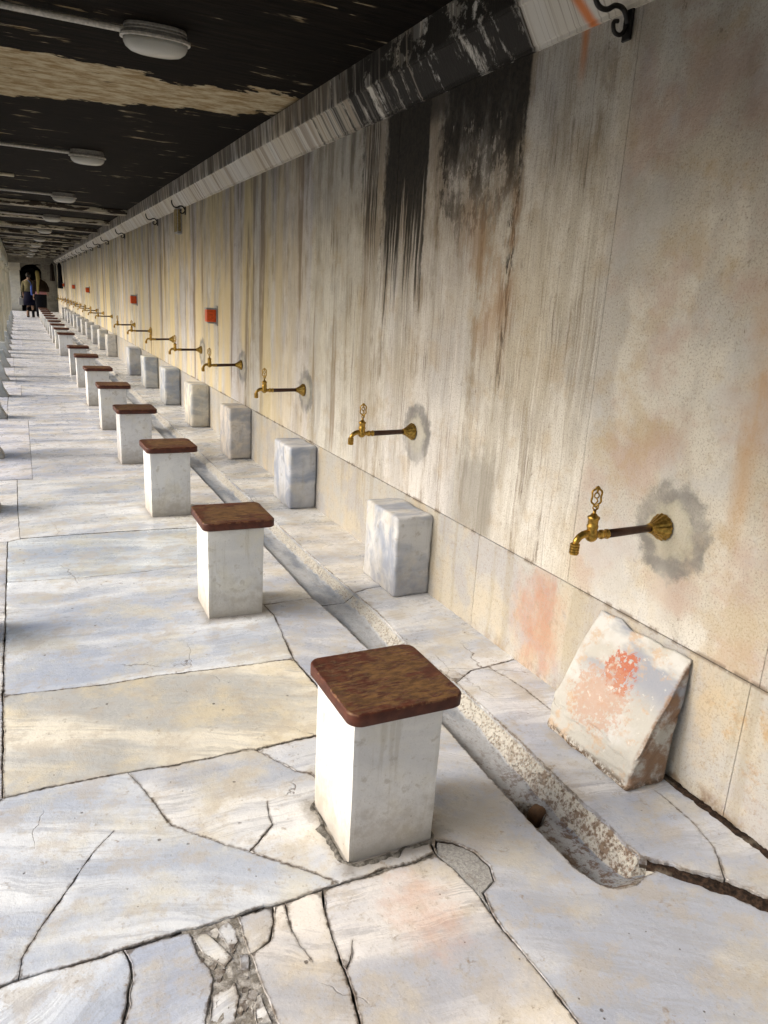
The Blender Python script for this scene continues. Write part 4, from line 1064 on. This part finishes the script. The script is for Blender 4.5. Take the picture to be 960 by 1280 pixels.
# ------------------------------------------------------------------ left side: arcade, low posts, yard
M['column'] = m_stone('column_marble', (.62, .61, .52), (.46, .47, .40), (.58, .54, .40), .2, (1.2, 1.2, .4))
M['foot'] = m_stone('post_marble', (.46, .48, .47), (.30, .33, .34), (.42, .42, .38), .4)
M['yard'] = m_stone('yard_paving', (.20, .19, .16), (.14, .14, .12), (.16, .15, .11), .0)
bm = bmesh.new(); box(bm, -400, -.752, -300, 500, -.4, -.16); tag(obj('ground', bm, M['yard']), kind='structure')
arc = tag(empty('arcade', (-.48, 0, 0)), 'pale marble arcade at the far left edge, open to the yard', 'arcade')
cols = [-6.4, .0, 7.3] + [13.62 + 4.4*k for k in range(7)] + [44.3]
bm0 = None; cme = None
for y in cols[:-1]:
    if cme is None:
        bm = bmesh.new(); lathe(bm, [(0, .16), (.05, .165), (.07, .145), (.10, .140), (.6, .150), (1.2, .152), (1.75, .138), (1.78, .155), (1.80, .138), (1.84, .15), (1.95, .185), (1.98, .19)], (0, 0, 0), (0, 0, 1), 28)
        c_ = obj('column', bm, M['column'], arc, (0, y, 0)); cme = c_.data
        for p in cme.polygons: p.use_smooth = len(p.vertices) == 4
    else:
        c_ = bpy.data.objects.new('column', cme); COL.objects.link(c_); c_.parent = arc; c_.location = (0, y, 0)
for a, b in zip(cols, cols[1:]):
    bm = bmesh.new(); pts = [(a, 2.741), (a, 1.985)]; n = 18
    for k in range(n+1):
        u = k/n; yy = a + .16 + (b-a-.32)*u; pts.append((yy, 1.985 + .42*math.sin(math.pi*u)**.6))
    pts += [(b-.0, 1.985), (b-.0, 2.741)]
    V0 = [bm.verts.new((.09, p[0]+.001*(i == 0), p[1])) for i, p in enumerate(pts)]; V1 = [bm.verts.new((-.12, p[0]+.001*(i == 0), p[1])) for i, p in enumerate(pts)]
    N = len(pts)
    for i in range(N): bm.faces.new((V0[i], V0[(i+1) % N], V1[(i+1) % N], V1[i]))
    bm.faces.new(V0[::-1]); bm.faces.new(V1); bmesh.ops.triangulate(bm, faces=[f for f in bm.faces if len(f.verts) > 4])
    bmesh.ops.recalc_face_normals(bm, faces=bm.faces[:])
    obj('arch', bm, M['column'], arc)
fy = [3.3, 5.35, 7.1, 9.29, 11.09, 12.85, 15.0, 16.9, 18.8, 20.6, 22.4, 24.4, 26.3, 28.3, 30.3, 32.3, 34.4, 36.6]
fp = [(.20, 0), (.190, .03), (.150, .10), (.128, .20), (.11, .25), (.105, .30), (-.10, .30), (-.105, .25), (-.13, .2), (-.16, .1), (-.2, .03), (-.21, 0)]
bm = bmesh.new(); extrude_profile(bm, fp, 0, .22)
bmesh.ops.bevel(bm, geom=bm.edges[:], offset=.006, segments=2, affect='EDGES')
post0 = obj('low_post', bm, M['foot'], None, (-.41, fy[0], -.001))
for i, y in enumerate(fy):
    p_ = post0 if i == 0 else copy_tree(post0)
    p_.location = (-.405 - .002*i, y, -.001)
    tag(p_, 'low grey marble post with flared foot at the left edge, %s from the camera' % ordn[i], 'post', 'low marble posts along the left edge of the floor')

# ------------------------------------------------------------------ end of the passage
ew = tag(empty('end_wall', (0, 44.45, 0)), 'stone wall closing the far end, with a pale pier and a dark doorway', 'wall')
M['plaster'] = m_stone('old_plaster', (.60, .57, .48), (.48, .46, .40), (.5, .45, .33), .3)
M['dim_plaster'] = m_stone('dark_old_plaster', (.20, .185, .15), (.12, .11, .09), (.16, .14, .1), .3)
M['dark_wall'] = flat('dark_recess', (.045, .04, .034), .9)
bm = bmesh.new(); box(bm, -.95, .12, .003, .6, -.15, 2.05, .01); obj('pier', bm, M['plaster'], ew)
bm = bmesh.new(); box(bm, -1.0, .16, -.03, .6, 2.053, 2.40, .01); obj('pier_capital', bm, M['plaster'], ew)
bm = bmesh.new(); box(bm, 1.16, 1.86, .003, .6, -.15, 2.40, .01); obj('side_wall', bm, M['dim_plaster'], ew)
bm = bmesh.new(); pts = [(.163, 2.40), (.163, 2.0)]
for k in range(13): pts.append((.66 - .49*math.cos(math.pi*k/12), 2.0 + .36*math.sin(math.pi*k/12)))
pts += [(1.157, 2.0), (1.157, 2.40)]
V0 = [bm.verts.new((p[0], .02, p[1])) for p in pts]; V1 = [bm.verts.new((p[0], .58, p[1])) for p in pts]
for i in range(len(pts)): bm.faces.new((V0[i], V0[(i+1) % len(pts)], V1[(i+1) % len(pts)], V1[i]))
bm.faces.new(V0[::-1]); bm.faces.new(V1); bmesh.ops.triangulate(bm, faces=[f for f in bm.faces if len(f.verts) > 4]); bmesh.ops.recalc_face_normals(bm, faces=bm.faces[:])
obj('door_arch', bm, M['dim_plaster'], ew)
bm = bmesh.new(); box(bm, -1.0, 2.2, -.06, .6, 2.403, 2.99, .01); obj('lintel', bm, M['dim_plaster'], ew)
bm = bmesh.new(); box(bm, -.95, 2.2, 3.4, 3.6, -.15, 3.2); box(bm, -1.1, -.95, .61, 3.6, -.15, 3.2); box(bm, 2.2, 2.35, .61, 3.6, -.15, 3.2); box(bm, -1.1, 2.35, .61, 3.6, 3.0, 3.2); box(bm, -1.1, 2.35, .0, 3.6, -.3, -.151)
obj('recess', bm, M['dark_wall'], ew)

# ------------------------------------------------------------------ coats hung near the far end
M['black_cloth'] = flat('black_cloth', (.010, .010, .014), .9, 0, 20); M['dark_cloth'] = flat('dark_brown_cloth', (.030, .022, .018), .9, 0, 20)
def coat(name, loc, h, w, seed, mat, label):
    bm = bmesh.new(); n = 28; V = []
    prof = [(0, .03), (.04, .06), (.10, .55), (.18, .80), (.4, .72), (.65, .85), (.9, 1.0), (1., .97)]
    for f, s in prof:
        r = []
        for k in range(n):
            a = 2*math.pi*k/n; fold = 1 + .13*math.sin(a*6+seed)*f + .1*noise.noise(Vector((a, f*3, seed)))
            r.append(bm.verts.new((-.10*s*fold*math.cos(a)*1.1 - .12, w/2*s*fold*math.sin(a), -h*f)))
        V.append(r)
    for p, q in zip(V, V[1:]):
        for k in range(n): bm.faces.new((p[k], p[(k+1) % n], q[(k+1) % n], q[k]))
    bm.faces.new(V[0][::-1]); bm.faces.new(V[-1]); bmesh.ops.recalc_face_normals(bm, faces=bm.faces[:])
    o = obj(name, bm, M[mat], None, loc, smooth=True); tag(o, label, 'coat', 'coats hung from the hooks at the far end')
coat('hanging_coat', (XW-.05, 37.0, 2.43), 1.15, .62, 1., 'black_cloth', 'long black coat hanging from a hook on the wall near the far end')
coat('hanging_coat', (XW-.22, 40.5, 2.43), .85, .60, 2.4, 'dark_cloth', 'shorter dark coat hanging behind the long black one')

# ------------------------------------------------------------------ people
M['skin'] = flat('skin', (.30, .18, .12), .7); M['hair_dark'] = flat('dark_hair', (.02, .014, .010), .7, 0, 120)
M['hair_blond'] = flat('yellowish_scarf', (.38, .30, .10), .8); M['cream'] = flat('cream_top', (.15, .13, .07), .85)
M['navy'] = flat('navy_cloth', (.006, .006, .018), .9); M['blue'] = flat('blue_bag', (.02, .08, .42), .6)
M['pink'] = flat('pink_shirt', (.55, .26, .28), .85); M['grey_bag'] = flat('grey_bag', (.35, .34, .32), .8); M['brown_jacket'] = flat('dark_brown_jacket', (.030, .020, .014), .9)
def skin(name, chains, mat, parent, sub=1):
    verts = []; edges = []; rad = []
    for ch in chains:
        base = None
        for i, it in enumerate(ch):
            if isinstance(it, int): base = it; prev = it; continue
            p, r = it; verts.append(p); rad.append(r); k = len(verts)-1
            if i > 0: edges.append((prev, k))
            prev = k
    me = bpy.data.meshes.new(name); me.from_pydata(verts, edges, [])
    o = link(name, me, M[mat], parent)
    md = o.modifiers.new('skin', 'SKIN'); md.use_smooth_shade = True
    for k, r in enumerate(rad):
        sv = me.skin_vertices[0].data[k]; rr = r if isinstance(r, tuple) else (r, r); sv.radius = rr; sv.use_root = (k == 0)
    o.modifiers.new('sub', 'SUBSURF').levels = sub; o.modifiers['sub'].render_levels = sub
    return o
def head(parent, c, hair, r=.095, long_=0.):
    # hair cap over the head, brow to nape
    bm = bmesh.new(); bmesh.ops.create_uvsphere(bm, u_segments=16, v_segments=12, radius=r*1.16)
    for v in bm.verts:
        v.co.x *= .88; v.co.z *= 1.12
        if v.co.y > 0 and v.co.z < .03: v.co.y *= .45; v.co.x *= .8
        if v.co.z < 0 and long_: v.co.z *= 1 + long_; 
        v.co += noise.noise_vector(v.co*20)*.006
    obj('hair', bm, M[hair], parent, c, smooth=True)
    bm = bmesh.new()      # face: eyes, nose, mouth on the far side, ears at the sides
    bmesh.ops.create_uvsphere(bm, u_segments=8, v_segments=6, radius=.012, matrix=Matrix.Translation((-.033, r*.93, .0)))
    bmesh.ops.create_uvsphere(bm, u_segments=8, v_segments=6, radius=.012, matrix=Matrix.Translation((.033, r*.93, .0)))
    bmesh.ops.create_uvsphere(bm, u_segments=8, v_segments=6, radius=.018, matrix=Matrix.Translation((0, r*1.05, -.03)))
    obj('face', bm, M['skin'], parent, c, smooth=True)
def body(parent, lean=0., k=1.0, sk='skin', armL=None, armR=None, stride=.0):
    L_ = lambda x, y, z: (x*k, (y + lean*max(0, z-.95))*k, z*k)
    ch = [[(L_(0, 0, .95), (.16, .11)), (L_(0, 0, 1.12), (.13, .10)), (L_(0, 0, 1.32), (.17, .115)), (L_(0, 0, 1.44), (.12, .08)), (L_(0, .01, 1.52), .055), (L_(0, .02, 1.62), (.078, .092)), (L_(0, .02, 1.70), (.07, .085))],
          [0, (L_(-.095, 0, .86), .085), (L_(-.10, -.01+stride, .48), .058), (L_(-.10, -.02-stride, .10), .040), (L_(-.10, .07-stride, .04), .036)],
          [0, (L_(.095, 0, .86), .085), (L_(.10, -.01-stride, .48), .058), (L_(.10, -.02+stride, .10), .040), (L_(.10, .07+stride, .04), .036)],
          [3] + [(L_(*p), r) for p, r in (armL or [((-.19, 0, 1.40), .052), ((-.24, -.02, 1.14), .042), ((-.25, .05, .90), .033), ((-.25, .07, .80), .030)])],
          [3] + [(L_(*p), r) for p, r in (armR or [((.19, 0, 1.40), .052), ((.24, -.02, 1.14), .042), ((.25, .05, .90), .033), ((.25, .07, .80), .030)])]]
    # int in the middle of a chain refers to an existing joint
    b = skin('body', ch, sk, parent)
    for s, a in ((-1, armL), (1, armR)):   # fingers
        hx, hy, hz = (a[-1][0] if a else (s*.25, .07, .80))
        fc = []
        for q in range(4): fc.append([(L_(hx, hy - .03 + .02*q, hz-.02), .010), (L_(hx, hy - .032 + .022*q, hz-.06), .009), (L_(hx - s*.015, hy - .032 + .022*q, hz-.09 + .006*(q == 3)), .008)])
        fc.append([(L_(hx, hy + .03, hz), .011), (L_(hx - s*.02, hy + .055, hz-.03), .010), (L_(hx - s*.03, hy + .06, hz-.055), .008)])
        for f_ in fc[:0]: pass
        for q, f_ in enumerate(fc): skin('thumb' if q == 4 else 'finger', [f_], sk, parent, 0)
    return b
def cloth(name, parent, rings, mat, lean=0., k=1.0):   # rings: (x, y, z, rx, ry)
    bm = bmesh.new(); n = 24; V = []
    for x, y, z, rx, ry in rings:
        V.append([bm.verts.new(((x + rx*math.cos(2*math.pi*q/n)*(1+.04*math.sin(q*2.6+z*7)))*k, (y + lean*max(0, z-.95) + ry*math.sin(2*math.pi*q/n))*k, z*k)) for q in range(n)])
    for p, q in zip(V, V[1:]):
        for i in range(n): bm.faces.new((p[i], p[(i+1) % n], q[(i+1) % n], q[i]))
    bmesh.ops.recalc_face_normals(bm, faces=bm.faces[:])
    bm.faces.new(V[0]); bm.faces.new(V[-1]); bmesh.ops.recalc_face_normals(bm, faces=bm.faces[:])
    return obj(name, bm, M[mat], parent, smooth=True)
p1 = tag(empty('person', (.42, 36.6, 0), math.radians(-15)), 'person in a cream top and dark knee-length skirt walking away with a blue shoulder bag', 'person')
k = 1.06
body(p1, .0, k, stride=.09)
head(p1, (0, .02*k, 1.66*k), 'hair_dark')
cloth('top', p1, [(0, 0, 1.02, .19, .14), (0, 0, 1.2, .175, .135), (0, 0, 1.36, .21, .14), (0, 0, 1.45, .14, .10), (0, .005, 1.49, .07, .07)], 'cream', 0, k)
cloth('skirt', p1, [(0, 0, .48, .25, .20), (0, 0, .75, .225, .18), (0, 0, 1.0, .185, .14), (0, 0, 1.06, .175, .13)], 'navy', 0, k)
for s in (-1, 1):
    cloth('sleeve', p1, [(s*.245, .01, .98, .055, .055), (s*.24, -.015, 1.14, .058, .058), (s*.19, 0, 1.38, .07, .07), (s*.15, 0, 1.44, .05, .05)], 'cream', 0, k)
    cloth('boot', p1, [(s*.10, -s*.0, .01, .05, .08), (s*.10, -.01, .10, .05, .055), (s*.10, 0, .40, .066, .066)], 'black_cloth', 0, k)
bg1 = bmesh.new(); box(bg1, -.06, .10, -.14, .14, -.28, .12, .03, 3); o = obj('shoulder_bag', bg1, M['blue'], None, (.53, 36.25, 1.22), smooth=True)
bm = bmesh.new(); tube(bm, spline([(0, -.1, .10), (-.06, -.06, .25), (-.13, 0, .33), (-.06, .06, .25), (0, .1, .10)]), .010, 6); 
s_ = obj('strap', bm, M['blue'], o); tag(o, 'bright blue bag on the shoulder of the person in the cream top', 'bag')
bg1 = bmesh.new(); box(bg1, -.10, .10, -.05, .05, -.30, .0, .03, 3); o = obj('hand_bag', bg1, M['grey_bag'], None, (.42-.34, 36.75, .80), smooth=True)
bm = bmesh.new(); tube(bm, spline([(-.05, 0, 0), (0, 0, .07), (.05, 0, 0)]), .008, 6); obj('bag_handle', bm, M['black_cloth'], o)
tag(o, 'grey bag hanging from the left hand of the person in the cream top', 'bag')
p2 = tag(empty('person', (.84, 35.6, 0), math.radians(25)), 'person in dark brown jacket, pink shirt and long yellowish scarf beside the last stools', 'person')
k = 1.08
aR = [((.20, .02, 1.40), .055), ((.34, .10, 1.16), .045), ((.42, .24, 1.02), .035), ((.44, .30, .96), .030)]
body(p2, .12, k, armR=aR)
head(p2, (0, .02*k + .12*.7*k, 1.66*k), 'hair_dark', long_=.5)
cloth('trousers', p2, [(0, 0, .08, .20, .12), (0, 0, .5, .215, .135), (0, 0, .9, .225, .165), (0, 0, 1.0, .20, .15)], 'black_cloth', .12, k)
cloth('shirt', p2, [(0, 0, .93, .232, .172), (0, 0, 1.02, .22, .165), (0, 0, 1.1, .2, .15)], 'pink', .12, k)
cloth('jacket', p2, [(.02, 0, 1.03, .27, .20), (.01, 0, 1.2, .245, .185), (0, 0, 1.38, .235, .165), (0, 0, 1.46, .15, .11), (0, .01, 1.5, .08, .08)], 'brown_jacket', .12, k)
cloth('sleeve', p2, [(.43, .26, 1.02, .055, .06), (.35, .11, 1.16, .075, .075), (.22, .03, 1.36, .085, .085), (.15, 0, 1.44, .06, .06)], 'brown_jacket', .12, k)
cloth('sleeve', p2, [(-.25, .05, .93, .055, .055), (-.24, -.01, 1.14, .07, .07), (-.19, 0, 1.38, .08, .08), (-.15, 0, 1.44, .06, .06)], 'brown_jacket', .12, k)
cloth('scarf', p2, [(-.16, -.12, .95, .045, .035), (-.15, -.14, 1.2, .05, .035), (-.10, -.12, 1.42, .06, .05), (-.06, -.06, 1.56, .07, .06), (-.05, -.02, 1.74, .07, .08), (-.03, .0, 1.82, .04, .05)], 'hair_blond', .12, k)
